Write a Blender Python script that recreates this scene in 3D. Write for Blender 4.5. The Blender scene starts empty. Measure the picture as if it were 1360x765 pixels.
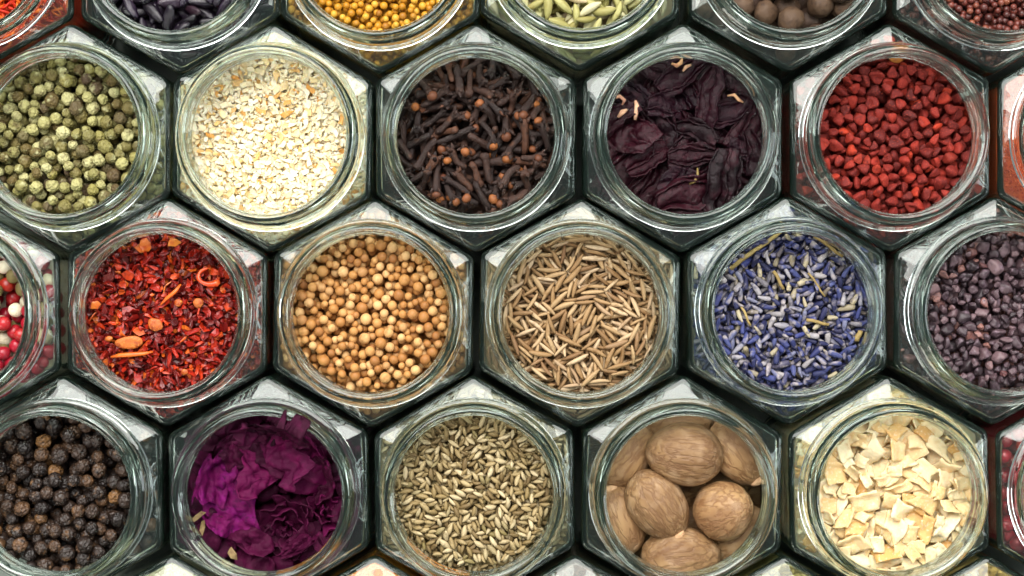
import bpy, bmesh, math, random
import numpy as np
from mathutils import Matrix, Vector, Euler, Quaternion
from mathutils import noise as mnoise

SC = bpy.context.scene
COL = SC.collection
MM = 0.001
PX = 0.18182                      # millimetres per photograph pixel at shoulder height

# ------------------------------------------------------------------ camera
SHOULDER = 46.8
CAMH = 420.0
cam = bpy.data.cameras.new('camera')
cam.sensor_fit = 'HORIZONTAL'
cam.sensor_width = 36.0
cam.lens = 36.0 * CAMH / (1360 * PX)
cam.clip_start = 0.01
cam.clip_end = 20.0
camo = bpy.data.objects.new('camera', cam)
camo.location = (0, 0, (SHOULDER + CAMH) * MM)
COL.objects.link(camo)
SC.camera = camo

def PXY(px, py):
    """photograph pixel -> millimetres on the shoulder plane"""
    return (px - 680.0) * PX, (382.5 - py) * PX

# ------------------------------------------------------------------ world and lamps
world = bpy.data.worlds.new('World')
SC.world = world
world.use_nodes = True
bg = world.node_tree.nodes['Background']
bg.inputs['Color'].default_value = (0.86, 0.92, 0.96, 1)
bg.inputs['Strength'].default_value = 0.30

def area(name, loc, target, sx, sy, power, col):
    l = bpy.data.lights.new(name, 'AREA')
    l.shape = 'RECTANGLE'
    l.size, l.size_y = sx, sy
    l.energy = power
    l.color = col
    o = bpy.data.objects.new(name, l)
    o.location = loc
    d = Vector(target) - Vector(loc)
    o.rotation_euler = d.to_track_quat('-Z', 'Y').to_euler()
    COL.objects.link(o)
    return o

area('window_softbox', (-0.10, 0.60, 0.98), (0, 0, 0.05), 1.05, 0.95, 32.0, (1.0, 0.97, 0.93))
area('side_window', (0.85, -0.02, 0.50), (0, 0, 0.05), 0.30, 0.55, 4.0, (0.92, 0.96, 1.0))
area('low_window', (-0.55, -0.60, 0.55), (0, 0, 0.05), 0.40, 0.22, 3.0, (1.0, 0.93, 0.84))

SC.view_settings.view_transform = 'Standard'
SC.view_settings.look = 'None'
SC.view_settings.exposure = 0.0
SC.view_settings.gamma = 1.0
SC.view_settings.use_curve_mapping = False
SC.render.engine = 'CYCLES'
cy = SC.cycles
cy.max_bounces = 36
cy.transmission_bounces = 36
cy.glossy_bounces = 8
cy.diffuse_bounces = 4
cy.transparent_max_bounces = 8
cy.caustics_refractive = True
cy.caustics_reflective = True
cy.blur_glossy = 0.6
cy.sample_clamp_indirect = 40.0
cy.use_denoising = True

# ------------------------------------------------------------------ materials
def lin(h):
    h = h.lstrip('#')
    out = []
    for i in (0, 2, 4):
        v = int(h[i:i + 2], 16) / 255.0
        out.append(v / 12.92 if v <= 0.04045 else ((v + 0.055) / 1.055) ** 2.4)
    return (*out, 1.0)

class NT:
    def __init__(s, name):
        s.m = bpy.data.materials.new(name)
        s.m.use_nodes = True
        s.t = s.m.node_tree
        s.t.nodes.clear()
    def n(s, typ, **kw):
        nd = s.t.nodes.new(typ)
        for k, v in kw.items():
            if k in nd.inputs:
                nd.inputs[k].default_value = v
            else:
                setattr(nd, k, v)
        return nd
    def l(s, a, b):
        s.t.links.new(a, b)

def spice_mat(name, stops, rough=0.6, mott=None, bump=None, spec=0.35, sub=0.0, stripe=None, coat=0.0):
    """random colour per grain from stops, mottling in the grain's own space, fine relief"""
    g = NT(name)
    out = g.n('ShaderNodeOutputMaterial')
    p = g.n('ShaderNodeBsdfPrincipled')
    g.l(p.outputs[0], out.inputs[0])
    p.inputs['Roughness'].default_value = rough
    p.inputs['Specular IOR Level'].default_value = spec
    if coat:
        p.inputs['Coat Weight'].default_value = coat
        p.inputs['Coat Roughness'].default_value = 0.25
    oi = g.n('ShaderNodeObjectInfo')
    geo = g.n('ShaderNodeNewGeometry')
    ma = g.n('ShaderNodeMath', operation='MULTIPLY_ADD')
    g.l(geo.outputs['Random Per Island'], ma.inputs[0])
    ma.inputs[1].default_value = 7.31
    g.l(oi.outputs['Random'], ma.inputs[2])
    fr = g.n('ShaderNodeMath', operation='FRACT')
    g.l(ma.outputs[0], fr.inputs[0])
    ramp = g.n('ShaderNodeValToRGB')
    cr = ramp.color_ramp
    while len(cr.elements) < len(stops):
        cr.elements.new(0.5)
    for e, (pos, c) in zip(cr.elements, stops):
        e.position = pos
        e.color = lin(c)
    g.l(fr.outputs[0], ramp.inputs[0])
    tc = g.n('ShaderNodeTexCoord')
    vm = g.n('ShaderNodeVectorMath', operation='SCALE')
    g.l(tc.outputs['Object'], vm.inputs[0])
    vm.inputs['Scale'].default_value = 1000.0
    off = g.n('ShaderNodeMath', operation='MULTIPLY')
    g.l(fr.outputs[0], off.inputs[0])
    off.inputs[1].default_value = 173.0
    va = g.n('ShaderNodeVectorMath', operation='ADD')
    g.l(vm.outputs[0], va.inputs[0])
    g.l(off.outputs[0], va.inputs[1])
    vec = va.outputs[0]
    colr = ramp.outputs[0]
    if mott:
        for (sc, colour, lo, hi) in mott:
            nz = g.n('ShaderNodeTexNoise')
            nz.inputs['Scale'].default_value = sc
            nz.inputs['Detail'].default_value = 4.0
            g.l(vec, nz.inputs['Vector'])
            mr = g.n('ShaderNodeMapRange')
            mr.inputs['From Min'].default_value = lo
            mr.inputs['From Max'].default_value = hi
            g.l(nz.outputs[0], mr.inputs['Value'])
            mx = g.n('ShaderNodeMix', data_type='RGBA')
            g.l(mr.outputs[0], mx.inputs[0])
            g.l(colr, mx.inputs[6])
            mx.inputs[7].default_value = lin(colour)
            colr = mx.outputs[2]
    g.l(colr, p.inputs['Base Color'])
    if sub:
        p.inputs['Subsurface Weight'].default_value = sub
        p.inputs['Subsurface Radius'].default_value = (0.0012, 0.0008, 0.0005)
        p.inputs['Subsurface Scale'].default_value = 0.6
    if bump:
        kind, sc, st, dist = bump
        if kind == 'voronoi':
            tx = g.n('ShaderNodeTexVoronoi', feature='DISTANCE_TO_EDGE')
            tx.inputs['Scale'].default_value = sc
            nz = g.n('ShaderNodeTexNoise')
            nz.inputs['Scale'].default_value = sc * 0.9
            g.l(vec, nz.inputs['Vector'])
            mxv = g.n('ShaderNodeMix', data_type='VECTOR')
            mxv.inputs[0].default_value = 0.35
            g.l(vec, mxv.inputs[4])
            g.l(nz.outputs['Color'], mxv.inputs[5])
            g.l(mxv.outputs[1], tx.inputs['Vector'])
            h = tx.outputs['Distance']
        else:
            tx = g.n('ShaderNodeTexNoise')
            tx.inputs['Scale'].default_value = sc
            tx.inputs['Detail'].default_value = 6.0
            tx.inputs['Roughness'].default_value = 0.65
            g.l(vec, tx.inputs['Vector'])
            h = tx.outputs[0]
        b = g.n('ShaderNodeBump')
        b.inputs['Strength'].default_value = st
        b.inputs['Distance'].default_value = dist * MM
        g.l(h, b.inputs['Height'])
        g.l(b.outputs[0], p.inputs['Normal'])
    return g.m

def glass_mat():
    g = NT('pale_green_glass')
    out = g.n('ShaderNodeOutputMaterial')
    p = g.n('ShaderNodeBsdfGlass')
    p.inputs['Color'].default_value = (0.945, 0.975, 0.96, 1)
    p.inputs['Roughness'].default_value = 0.0
    p.inputs['IOR'].default_value = 1.5
    tc = g.n('ShaderNodeTexCoord')
    nz = g.n('ShaderNodeTexNoise')
    nz.inputs['Scale'].default_value = 130.0
    nz.inputs['Detail'].default_value = 2.0
    g.l(tc.outputs['Object'], nz.inputs['Vector'])
    b = g.n('ShaderNodeBump')
    b.inputs['Strength'].default_value = 0.07
    b.inputs['Distance'].default_value = 0.0010
    g.l(nz.outputs[0], b.inputs['Height'])
    g.l(b.outputs[0], p.inputs['Normal'])
    # faint green diffuse haze, added to lighten the black gaps between jars
    df = g.n('ShaderNodeBsdfDiffuse')
    df.inputs['Color'].default_value = (0.20, 0.42, 0.30, 1)
    mx = g.n('ShaderNodeMixShader')
    mx.inputs[0].default_value = 0.013
    g.l(p.outputs[0], mx.inputs[1]); g.l(df.outputs[0], mx.inputs[2])
    g.l(mx.outputs[0], out.inputs[0])
    return g.m

GLASS = glass_mat()

def table_mat():
    g = NT('dark_tabletop')
    out = g.n('ShaderNodeOutputMaterial')
    p = g.n('ShaderNodeBsdfPrincipled')
    tc = g.n('ShaderNodeTexCoord')
    nz = g.n('ShaderNodeTexNoise')
    nz.inputs['Scale'].default_value = 60.0
    nz.inputs['Detail'].default_value = 6.0
    g.l(tc.outputs['Object'], nz.inputs['Vector'])
    rp = g.n('ShaderNodeValToRGB')
    rp.color_ramp.elements[0].color = (0.14, 0.17, 0.145, 1)
    rp.color_ramp.elements[1].color = (0.22, 0.26, 0.225, 1)
    g.l(nz.outputs[0], rp.inputs[0])
    g.l(rp.outputs[0], p.inputs['Base Color'])
    p.inputs['Roughness'].default_value = 0.55
    b = g.n('ShaderNodeBump')
    b.inputs['Strength'].default_value = 0.2
    b.inputs['Distance'].default_value = 0.001
    g.l(nz.outputs[0], b.inputs['Height'])
    g.l(b.outputs[0], p.inputs['Normal'])
    g.l(p.outputs[0], out.inputs[0])
    return g.m

# ------------------------------------------------------------------ mesh helpers (all in mm)
def to_mesh(name, V, F, mat, smooth=True):
    me = bpy.data.meshes.new(name)
    me.from_pydata([tuple(v) for v in np.asarray(V) * MM], [], F)
    me.materials.append(mat)
    me.polygons.foreach_set('use_smooth', [smooth] * len(me.polygons))
    me.update()
    return me

def link(name, me, loc=(0, 0, 0), parent=None, rot=None, scale=None):
    o = bpy.data.objects.new(name, me)
    o.location = [c * MM for c in loc]
    if rot is not None:
        o.rotation_euler = rot
    if scale is not None:
        o.scale = scale
    if parent is not None:
        o.parent = parent
    COL.objects.link(o)
    return o

def tag(o, label=None, cat=None, group=None, kind=None):
    if label: o['label'] = label
    if cat: o['category'] = cat
    if group: o['group'] = group
    if kind: o['kind'] = kind
    return o

_ico = {}
def ico(sub):
    if sub not in _ico:
        bm = bmesh.new()
        bmesh.ops.create_icosphere(bm, subdivisions=sub, radius=1.0)
        V = np.array([v.co[:] for v in bm.verts])
        F = [[v.index for v in f.verts] for f in bm.faces]
        bm.free()
        _ico[sub] = (V, F)
    return _ico[sub]

def nz(v, f, seed):
    return mnoise.noise(Vector((v[0] * f + seed * 13.7, v[1] * f - seed * 7.1, v[2] * f + seed * 3.3)))

def blob(seed, radii, amp=0.05, freq=1.5, sub=3, wr=0.0, wf=3.0):
    V, F = ico(sub)
    out = []
    for v in V:
        r = 1 + amp * nz(v, freq, seed)
        if wr:
            r -= wr * (1 - min(1, abs(nz(v, wf, seed + 5)) * 4.0))
        out.append(v * r * np.array(radii))
    return np.array(out), F

def wrinkled(seed, r, sub=3, ridge=0.10, wf=1.6, dent=0.25):
    """dried berry: net of ridges over sunken fields, one or two dents"""
    V, F = ico(sub)
    rnd = random.Random(seed)
    dents = [(np.array(Vector((rnd.gauss(0, 1), rnd.gauss(0, 1), rnd.gauss(0, 1))).normalized()), rnd.uniform(0.4, 1.0)) for _ in range(3)]
    asp = np.array([rnd.uniform(0.92, 1.08) for _ in range(3)])
    out = []
    for v in V:
        q = Vector(v * wf) + Vector((seed * 3.1, seed * 1.7, 0))
        d, _p = mnoise.voronoi(q)
        k = 1 - ridge * min(1.0, (d[1] - d[0]) * 2.0) * 1.2 + 0.05 * nz(v, 1.2, seed)
        for dv, a in dents:
            c = float(np.dot(dv, v))
            if c > 0.72: k -= dent * a * ((c - 0.72) / 0.28) ** 1.2 * 0.6
        out.append(v * r * k * asp)
    return np.array(out), F

def ridged_seed(seed, r, lobes=9, amp=0.05, nu=18, nv=9):
    """round seed with meridian ridges and a small tip"""
    V = [(0, 0, r * 1.10)]
    for j in range(1, nv):
        th = math.pi * j / nv
        for i in range(nu):
            ph = 2 * math.pi * i / nu
            k = 1 + (amp if i % 2 == 0 else -amp) * math.sin(th)
            V.append((r * k * math.sin(th) * math.cos(ph), r * k * math.sin(th) * math.sin(ph), r * 1.03 * math.cos(th)))
    V.append((0, 0, -r * 1.0))
    F = []
    for i in range(nu):
        F.append([0, 1 + i, 1 + (i + 1) % nu])
    for j in range(nv - 2):
        for i in range(nu):
            a = 1 + j * nu + i; b = 1 + j * nu + (i + 1) % nu
            F.append([a, a + nu, b + nu, b])
    e = len(V) - 1
    for i in range(nu):
        F.append([e, 1 + (nv - 2) * nu + (i + 1) % nu, 1 + (nv - 2) * nu + i])
    return np.array(V), F

def tube(path, radii, seg=8, ridge=0.0, flat=1.0):
    """closed tube along a path, radius per point, ends closed to a point"""
    P = [Vector(p) for p in path]
    V = []; F = []
    n = len(P)
    for j in range(n):
        t = (P[min(j + 1, n - 1)] - P[max(j - 1, 0)]).normalized()
        up = Vector((0, 0, 1)) if abs(t.z) < 0.9 else Vector((1, 0, 0))
        a = t.cross(up).normalized(); b = a.cross(t)
        for i in range(seg):
            ph = 2 * math.pi * i / seg
            k = radii[j] * (1 + (ridge if i % 2 else -ridge))
            q = P[j] + a * (k * math.cos(ph)) + b * (k * math.sin(ph) * flat)
            V.append(q[:])
    for j in range(n - 1):
        for i in range(seg):
            a0 = j * seg + i; b0 = j * seg + (i + 1) % seg
            F.append([a0, b0, b0 + seg, a0 + seg])
    F.append(list(range(seg))[::-1])
    F.append([(n - 1) * seg + i for i in range(seg)])
    return np.array(V), F

def spindle(seed, L, R, seg=8, n=8, ridge=0.12, bend=0.1, pw=0.6, flat=0.85):
    rnd = random.Random(seed)
    bx = rnd.uniform(-bend, bend); bz = rnd.uniform(-bend, bend) * 0.6
    path = []; rad = []
    for j in range(n):
        t = j / (n - 1); s = math.sin(math.pi * min(max(t, 0.03), 0.97))
        path.append(((t - 0.5) * L, bx * L * s, bz * L * s))
        rad.append(R * s ** pw)
    return tube(path, rad, seg, ridge, flat)

def slab(fn, nu, nv, thick, mask=None):
    """closed thin sheet from a parametric surface fn(u,v), u,v in 0..1"""
    P = np.array([[fn(i / (nu - 1), j / (nv - 1)) for i in range(nu)] for j in range(nv)], float)
    du = np.gradient(P, axis=1); dv = np.gradient(P, axis=0)
    N = np.cross(du, dv)
    N /= np.linalg.norm(N, axis=2, keepdims=True) + 1e-9
    A = (P + N * thick / 2).reshape(-1, 3); B = (P - N * thick / 2).reshape(-1, 3)
    V = np.concatenate([A, B]); o = nu * nv
    F = []
    for j in range(nv - 1):
        for i in range(nu - 1):
            a = j * nu + i
            F.append([a, a + 1, a + nu + 1, a + nu])
            F.append([o + a, o + a + nu, o + a + nu + 1, o + a + 1])
    ring = [i for i in range(nu)] + [j * nu + nu - 1 for j in range(1, nv)] + \
           [(nv - 1) * nu + i for i in range(nu - 2, -1, -1)] + [j * nu for j in range(nv - 2, 0, -1)]
    for k in range(len(ring)):
        a, b = ring[k], ring[(k + 1) % len(ring)]
        F.append([b, a, o + a, o + b])
    return V, F

def chip(seed, w, h, thick, curl=0.25, jag=0.2):
    """irregular flat flake: polygon outline, two faces and a rim, gently curled"""
    rnd = random.Random(seed)
    n = rnd.randint(5, 7)
    a0 = rnd.uniform(0, 6.28)
    pts = []
    for i in range(n):
        a = a0 + 2 * math.pi * (i + rnd.uniform(-0.25, 0.25)) / n
        k = 1 + rnd.uniform(-jag, jag)
        pts.append((w / 2 * k * math.cos(a), h / 2 * k * math.sin(a)))
    cx = rnd.uniform(-1, 1) * curl; cyy = rnd.uniform(-1, 1) * curl; tw = rnd.uniform(-1, 1) * curl
    def z(x, y):
        return (cx * x * x + cyy * y * y + tw * x * y) / max(w, h)
    rings = [(1.0, -1), (1.0, 1), (0.62, 1), ]
    V = [(0, 0, -thick / 2)]
    F = []
    # bottom ring, top outer ring, top inner ring, top centre
    for (s, sg) in ((1.0, -0.5), (1.0, 0.4), (0.6, 0.5)):
        for (x, y) in pts:
            V.append((x * s, y * s, z(x * s, y * s) + sg * thick + rnd.uniform(-0.08, 0.08) * thick))
    V.append((0, 0, thick * 0.5))
    for i in range(n):
        j = (i + 1) % n
        F.append([0, 1 + j, 1 + i])
        F.append([1 + i, 1 + j, 1 + n + j, 1 + n + i])
        F.append([1 + n + i, 1 + n + j, 1 + 2 * n + j, 1 + 2 * n + i])
        F.append([1 + 2 * n + i, 1 + 2 * n + j, 1 + 3 * n])
    return np.array(V), F

def rock(seed, r, n=14, asp=(1, 1, 1)):
    rnd = random.Random(seed)
    bm = bmesh.new()
    for i in range(n):
        v = Vector((rnd.gauss(0, 1), rnd.gauss(0, 1), rnd.gauss(0, 1))).normalized() * rnd.uniform(0.75, 1.05) * r
        bm.verts.new((v.x * asp[0], v.y * asp[1], v.z * asp[2]))
    res = bmesh.ops.convex_hull(bm, input=bm.verts)
    kill = [e for e in res['geom_interior'] if isinstance(e, bmesh.types.BMVert)]
    if kill: bmesh.ops.delete(bm, geom=kill, context='VERTS')
    bmesh.ops.bevel(bm, geom=list(bm.edges), offset=r * 0.10, segments=1, affect='EDGES', clamp_overlap=True)
    bmesh.ops.recalc_face_normals(bm, faces=bm.faces)
    bm.verts.index_update()
    V = np.array([v.co[:] for v in bm.verts]); F = [[v.index for v in f.verts] for f in bm.faces]
    bm.free()
    return V, F

# ------------------------------------------------------------------ the hexagonal jar
NSEG = 168
A_OUT, RC = 24.2, 2.5
R_MOUTH = 18.8

def hexr(th, a, rc):
    c30 = math.cos(math.pi / 6)
    ph = (th % (math.pi / 3))
    if ph > math.pi / 6: ph -= math.pi / 3
    ph = abs(ph)
    rc = max(rc, 0.3)
    if a * math.tan(ph) <= (a - rc) * math.tan(math.pi / 6):
        return a / math.cos(ph)
    psi = math.pi / 6 - ph
    dc = (a - rc) / c30
    return dc * math.cos(psi) + math.sqrt(max(rc * rc - (dc * math.sin(psi)) ** 2, 0))

TH = np.arange(NSEG) * 2 * math.pi / NSEG
def HX(a, rc): return np.array([hexr(t, a, rc) for t in TH])

def jar_profile():
    rows = []                         # (radius array, z array, section)
    one = np.ones(NSEG)
    def hexrow(inset, z, sec, a=A_OUT, rc=RC): rows.append((HX(a - inset, rc - inset), z * one, sec))
    def circ(R, z, sec): rows.append((R * one, z * one, sec))
    def mix(inset, R, t, z, sec, a=A_OUT, rc=RC):
        rows.append((HX(a - inset, rc - inset) * (1 - t) + R * t, z * one, sec))
    circ(0.01, 1.2, 'body'); circ(14, 1.1, 'body')
    hexrow(3.6, 0.5, 'body'); hexrow(2.2, 0.05, 'body')
    for k in range(5):
        a = k / 4 * math.pi / 2
        hexrow(1.9 * (1 - math.sin(a)), 0.05 + 1.9 * (1 - math.cos(a)), 'body')
    for z in (8, 16, 26, 36, 42, 44.4): hexrow(0, z, 'body')
    r = 1.25
    for k in range(7):
        a = k / 6 * math.pi / 2 * 0.86
        hexrow(r * (1 - math.cos(a)), 44.9 + r * math.sin(a), 'body')
    i_end = r * (1 - math.cos(math.pi / 2 * 0.86)); z_end = 44.9 + r * math.sin(math.pi / 2 * 0.86)
    for t in (0.05, 0.12, 0.3, 0.5, 0.7, 0.9, 0.97, 1.0):
        mix(i_end, 21.7, t, z_end + 1.1 * (t ** 1.05), 'body')
    # neck, outside
    def thread(z):
        base = 20.9
        out = np.full(NSEG, base)
        for st in (0.0, 0.5):
            zc = 51.9 + 2.5 * (((TH / (2 * math.pi)) + st) % 1.0) + 0.1
            fade = np.minimum(1, np.minimum(((TH / (2 * math.pi)) + st) % 1.0, 1 - ((TH / (2 * math.pi)) + st) % 1.0) * 14)
            out += fade * 0.95 * np.exp(-((z - zc) / 0.50) ** 2)
        return out
    zz = 47.65
    circ(21.3, 47.5, 'neck'); circ(21.15, 48.1, 'neck'); circ(21.15, 48.6, 'neck'); circ(21.6, 48.85, 'neck')
    for k in range(7):                               # transfer bead
        a = -math.pi / 2 * 0.8 + k / 6 * math.pi * 0.8
        circ(21.9 + 0.85 * math.cos(a), 49.65 + 0.85 * math.sin(a), 'neck')
    circ(21.3, 50.7, 'neck')
    for z in np.arange(51.0, 55.81, 0.2): rows.append((thread(z), z * one, 'neck'))
    # rim
    circ(20.85, 56.1, 'rim'); circ(20.95, 56.5, 'rim')
    for k in range(9):
        a = k / 8 * math.pi
        circ(19.95 + 1.05 * math.cos(a), 57.0 + 1.05 * math.sin(a), 'rim')
    circ(18.85, 56.4, 'rim')
    # inside of the neck
    circ(18.78, 55.5, 'inner_neck')
    for z in (54, 52.5, 51, 49.8): circ(18.78, z, 'inner_neck')
    circ(18.86, 48.8, 'inner_neck'); circ(19.1, 48.0, 'inner_neck')
    # inside of the shoulder and body
    ai, rci = 22.9, 1.7
    circ(19.45, 47.0, 'inner_body'); circ(19.8, 46.45, 'inner_body'); circ(20.2, 46.2, 'inner_body')
    for t in (0.05, 0.12, 0.3, 0.5, 0.7, 0.88, 0.96, 1.0):
        rows.append((HX(ai - 0.5, rci - 0.5) * t + 20.2 * (1 - t), (46.2 - 1.1 * t) * one, 'inner_body'))
    hexrow(0.30, 44.98, 'inner_body', ai, rci); hexrow(0.12, 44.75, 'inner_body', ai, rci); hexrow(0.02, 44.45, 'inner_body', ai, rci); hexrow(0.0, 44.0, 'inner_body', ai, rci)
    for z in (38, 28, 16, 7): hexrow(0, z, 'inner_body', ai, rci)
    hexrow(0.6, 5, 'inner_body', ai, rci); hexrow(1.6, 4.2, 'inner_body', ai, rci)
    circ(14, 4.0, 'inner_body'); circ(0.01, 4.2, 'inner_body')
    return rows

def build_jar_meshes():
    rows = jar_profile()
    n = len(rows)
    P = np.zeros((n, NSEG, 3))
    for j, (r, z, sec) in enumerate(rows):
        P[j, :, 0] = r * np.cos(TH); P[j, :, 1] = r * np.sin(TH); P[j, :, 2] = z
    # pressed glass is never quite even: slow waviness of the walls
    for j, (r, z, sec) in enumerate(rows):
        amp = {'body': 0.06, 'neck': 0.06, 'rim': 0.05, 'inner_neck': 0.10, 'inner_body': 0.08}[sec]
        seed = 3 if sec in ('body', 'neck', 'rim') else 9
        if r.max() < 15: continue
        for i in range(NSEG):
            d = P[j, i, :2] / (np.linalg.norm(P[j, i, :2]) + 1e-9)
            w = mnoise.noise(Vector((d[0] * 2.4 + seed, d[1] * 2.4, z[i] * 0.10))) + \
                0.4 * mnoise.noise(Vector((d[0] * 7 + seed, d[1] * 7, z[i] * 0.25)))
            P[j, i, :2] += d * amp * w
            P[j, i, 2] += amp * 0.5 * mnoise.noise(Vector((d[0] * 3 - seed, d[1] * 3, z[i] * 0.1)))
    du = np.roll(P, -1, 1) - np.roll(P, 1, 1)
    dv = np.gradient(P, axis=0)
    N = np.cross(du, dv)
    N /= np.linalg.norm(N, axis=2, keepdims=True) + 1e-12
    secs = [s for _, _, s in rows]
    def strip(j0, j1):               # rows j0..j1 inclusive
        return list(range(j0, j1 + 1))
    first = {}; last = {}
    for j, s in enumerate(secs):
        first.setdefault(s, j); last[s] = j
    parts = {
        'body': [strip(0, first['neck']), strip(last['inner_neck'], n - 1)],
        'neck': [strip(first['neck'], first['rim']), strip(last['rim'], last['inner_neck'])],
        'rim': [strip(first['rim'], last['rim'])],
    }
    out = {}
    for name, strips in parts.items():
        V = []; F = []; NN = []
        for st in strips:
            o = len(V)
            for j in st:
                V.extend(P[j] * MM); NN.extend(N[j])
            for a in range(len(st) - 1):
                for i in range(NSEG):
                    b = (i + 1) % NSEG
                    F.append([o + a * NSEG + i, o + a * NSEG + b, o + (a + 1) * NSEG + b, o + (a + 1) * NSEG + i])
        me = bpy.data.meshes.new(name)
        me.from_pydata([tuple(v) for v in V], [], F)
        me.materials.append(GLASS)
        me.polygons.foreach_set('use_smooth', [True] * len(me.polygons))
        me.update()
        me.normals_split_custom_set_from_vertices([tuple(x) for x in NN])
        out[name] = me
    return out

JAR = build_jar_meshes()

# ------------------------------------------------------------------ filling a jar with grains
CEIL_CORNER = 45.0
class Bed:
    """height map of one jar's inside; grains are dropped onto it one at a time"""
    def __init__(s, cx, cy, level, depth, cell, seed):
        s.cx, s.cy, s.level, s.cell = cx, cy, level, cell
        s.rnd = random.Random(seed)
        s.np = np.random.RandomState(seed)
        s.n = int(2 * 27 / cell) + 1
        ax = (np.arange(s.n) + 0.5) * cell - 27
        X, Y = np.meshgrid(ax, ax, indexing='ij')
        R = np.hypot(X, Y); T = np.arctan2(Y, X)
        tt = np.linspace(-math.pi, math.pi, 721)
        s.tt = tt; s.hxr = np.array([hexr(t, 22.75, 1.6) for t in tt])
        hx = np.interp(T, tt, s.hxr)
        s.base = min(level, CEIL_CORNER) - depth
        s.H = np.where(R < hx, s.base, 1e3)
        s.C = np.where(R < R_MOUTH - 0.1, 1e3, 45.9 - 1.05 * np.clip((R - 20.2) / 5.6, 0, 1))
        s.mouth = R < R_MOUTH + 0.2
        s.ID = np.full((s.n, s.n), -1, int)
        s.grains = []
    def kernel(s, pts):
        q = np.floor(pts[:, :2] / s.cell).astype(int)
        lo = q.min(0); q = q - lo
        sh = q.max(0) + 1
        bot = np.full(sh, np.inf); top = np.full(sh, -np.inf)
        np.minimum.at(bot, (q[:, 0], q[:, 1]), pts[:, 2])
        np.maximum.at(top, (q[:, 0], q[:, 1]), pts[:, 2])
        return lo, bot, top
    def test(s, ker, x, y):
        lo, bot, top = ker
        i = int((x + 27) / s.cell) + lo[0]; j = int((y + 27) / s.cell) + lo[1]
        if i < 0 or j < 0 or i + bot.shape[0] > s.n or j + bot.shape[1] > s.n: return None
        sl = (slice(i, i + bot.shape[0]), slice(j, j + bot.shape[1]))
        z = (s.H[sl] - bot).max()
        if z > 500: return None
        if (top + z > s.C[sl]).any(): return None
        return z, sl
    def clear(s, pts, x, y, z):
        """the whole grain stays inside the glass: hexagon below the shoulder, circle in the neck"""
        px, py, pz = pts[:, 0] + x, pts[:, 1] + y, pts[:, 2] + z
        r = np.hypot(px, py)
        th = np.arctan2(py, px)
        return bool(np.all(r < np.interp(th, s.tt, s.hxr)) and np.all((pz < 45.95 - 1.1 * np.clip((r - 20.2) / 5.6, 0, 1)) | (r < R_MOUTH - 0.15)))
    def put(s, ker, z, sl, rec):
        t = ker[2] + z
        m = t > s.H[sl]
        s.H[sl] = np.where(m, t, s.H[sl])
        s.ID[sl] = np.where(m, len(s.grains), s.ID[sl])
        s.grains.append(rec)
    def fill(s, variants, tilt=0.35, scale=(0.9, 1.1), tries=8, nmax=4000, shrink=0.93, stop=40, upright=False, over=0.0):
        fails = 0
        while len(s.grains) < nmax and fails < stop:
            best = None
            for k in range(tries):
                vi = s.rnd.randrange(len(variants))
                sc = s.rnd.uniform(*scale)
                if tilt > 3: M = rand_rot(s.rnd)
                else:
                    M = Euler((s.rnd.gauss(0, tilt), s.rnd.gauss(0, tilt), 0)).to_matrix()
                    M = Matrix.Rotation(s.rnd.uniform(0, 2 * math.pi), 3, 'Z') @ M @ Matrix.Rotation(s.rnd.uniform(0, 2 * math.pi) if variants[vi].spin else 0, 3, 'X')
                pts = variants[vi].pts @ (np.array(M).T * (sc * shrink))
                ker = s.kernel(pts)
                for kk in range(3):
                    x = s.rnd.uniform(-25.5, 25.5); y = s.rnd.uniform(-25.5, 25.5)
                    got = s.test(ker, x, y)
                    if got and (best is None or got[0] < best[0]):
                        if x * x + y * y > 150 and not s.clear(variants[vi].pts @ (np.array(M).T * (sc * 1.04)), x, y, got[0]): continue
                        best = (got[0], got[1], ker, (vi, x, y, got[0], M, sc))
            if best is None or best[0] > s.level + over:
                fails += 1
                continue
            fails = 0
            s.put(best[2], best[0], best[1], best[3])
        # then top up the six corners under the shoulder
        fails = 0; n0 = len(s.grains)
        while fails < 60 and len(s.grains) < n0 + 420:
            best = None
            for k in range(5):
                vi = s.rnd.randrange(len(variants))
                sc = s.rnd.uniform(scale[0] * 0.9, 1.0)
                M = rand_rot(s.rnd) if tilt > 3 else Matrix.Rotation(s.rnd.uniform(0, 6.28), 3, 'Z') @ Euler((s.rnd.gauss(0, 0.15), s.rnd.gauss(0, 0.15), 0)).to_matrix()
                ker = s.kernel(variants[vi].pts @ (np.array(M).T * (sc * shrink)))
                for kk in range(4):
                    a = (s.rnd.randrange(6) + 0.5) * math.pi / 3 + s.rnd.gauss(0, 0.13); r = s.rnd.uniform(18.8, 25.8)
                    x, y = r * math.cos(a), r * math.sin(a)
                    got = s.test(ker, x, y)
                    if got and (best is None or got[0] < best[0]):
                        if not s.clear(variants[vi].pts @ (np.array(M).T * (sc * 1.04)), x, y, got[0]): continue
                        best = (got[0], got[1], ker, (vi, x, y, got[0], M, sc))
            if best is None:
                fails += 1; continue
            s.put(best[2], best[0], best[1], best[3])
    def drop(s, V, x, y, M, sink=0.0):
        """height at which a mesh comes to rest at x, y (relative to the jar)"""
        pts = V @ np.array(M).T
        ker = s.kernel(pts)
        got = s.test(ker, x, y)
        return (got[0] if got else s.level) - sink
    def counts(s):
        ids = s.ID[s.mouth]
        return np.bincount(ids[ids >= 0], minlength=len(s.grains))

def rand_rot(rnd):
    q = Quaternion((rnd.gauss(0, 1), rnd.gauss(0, 1), rnd.gauss(0, 1), rnd.gauss(0, 1))); q.normalize()
    return q.to_matrix()

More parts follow.
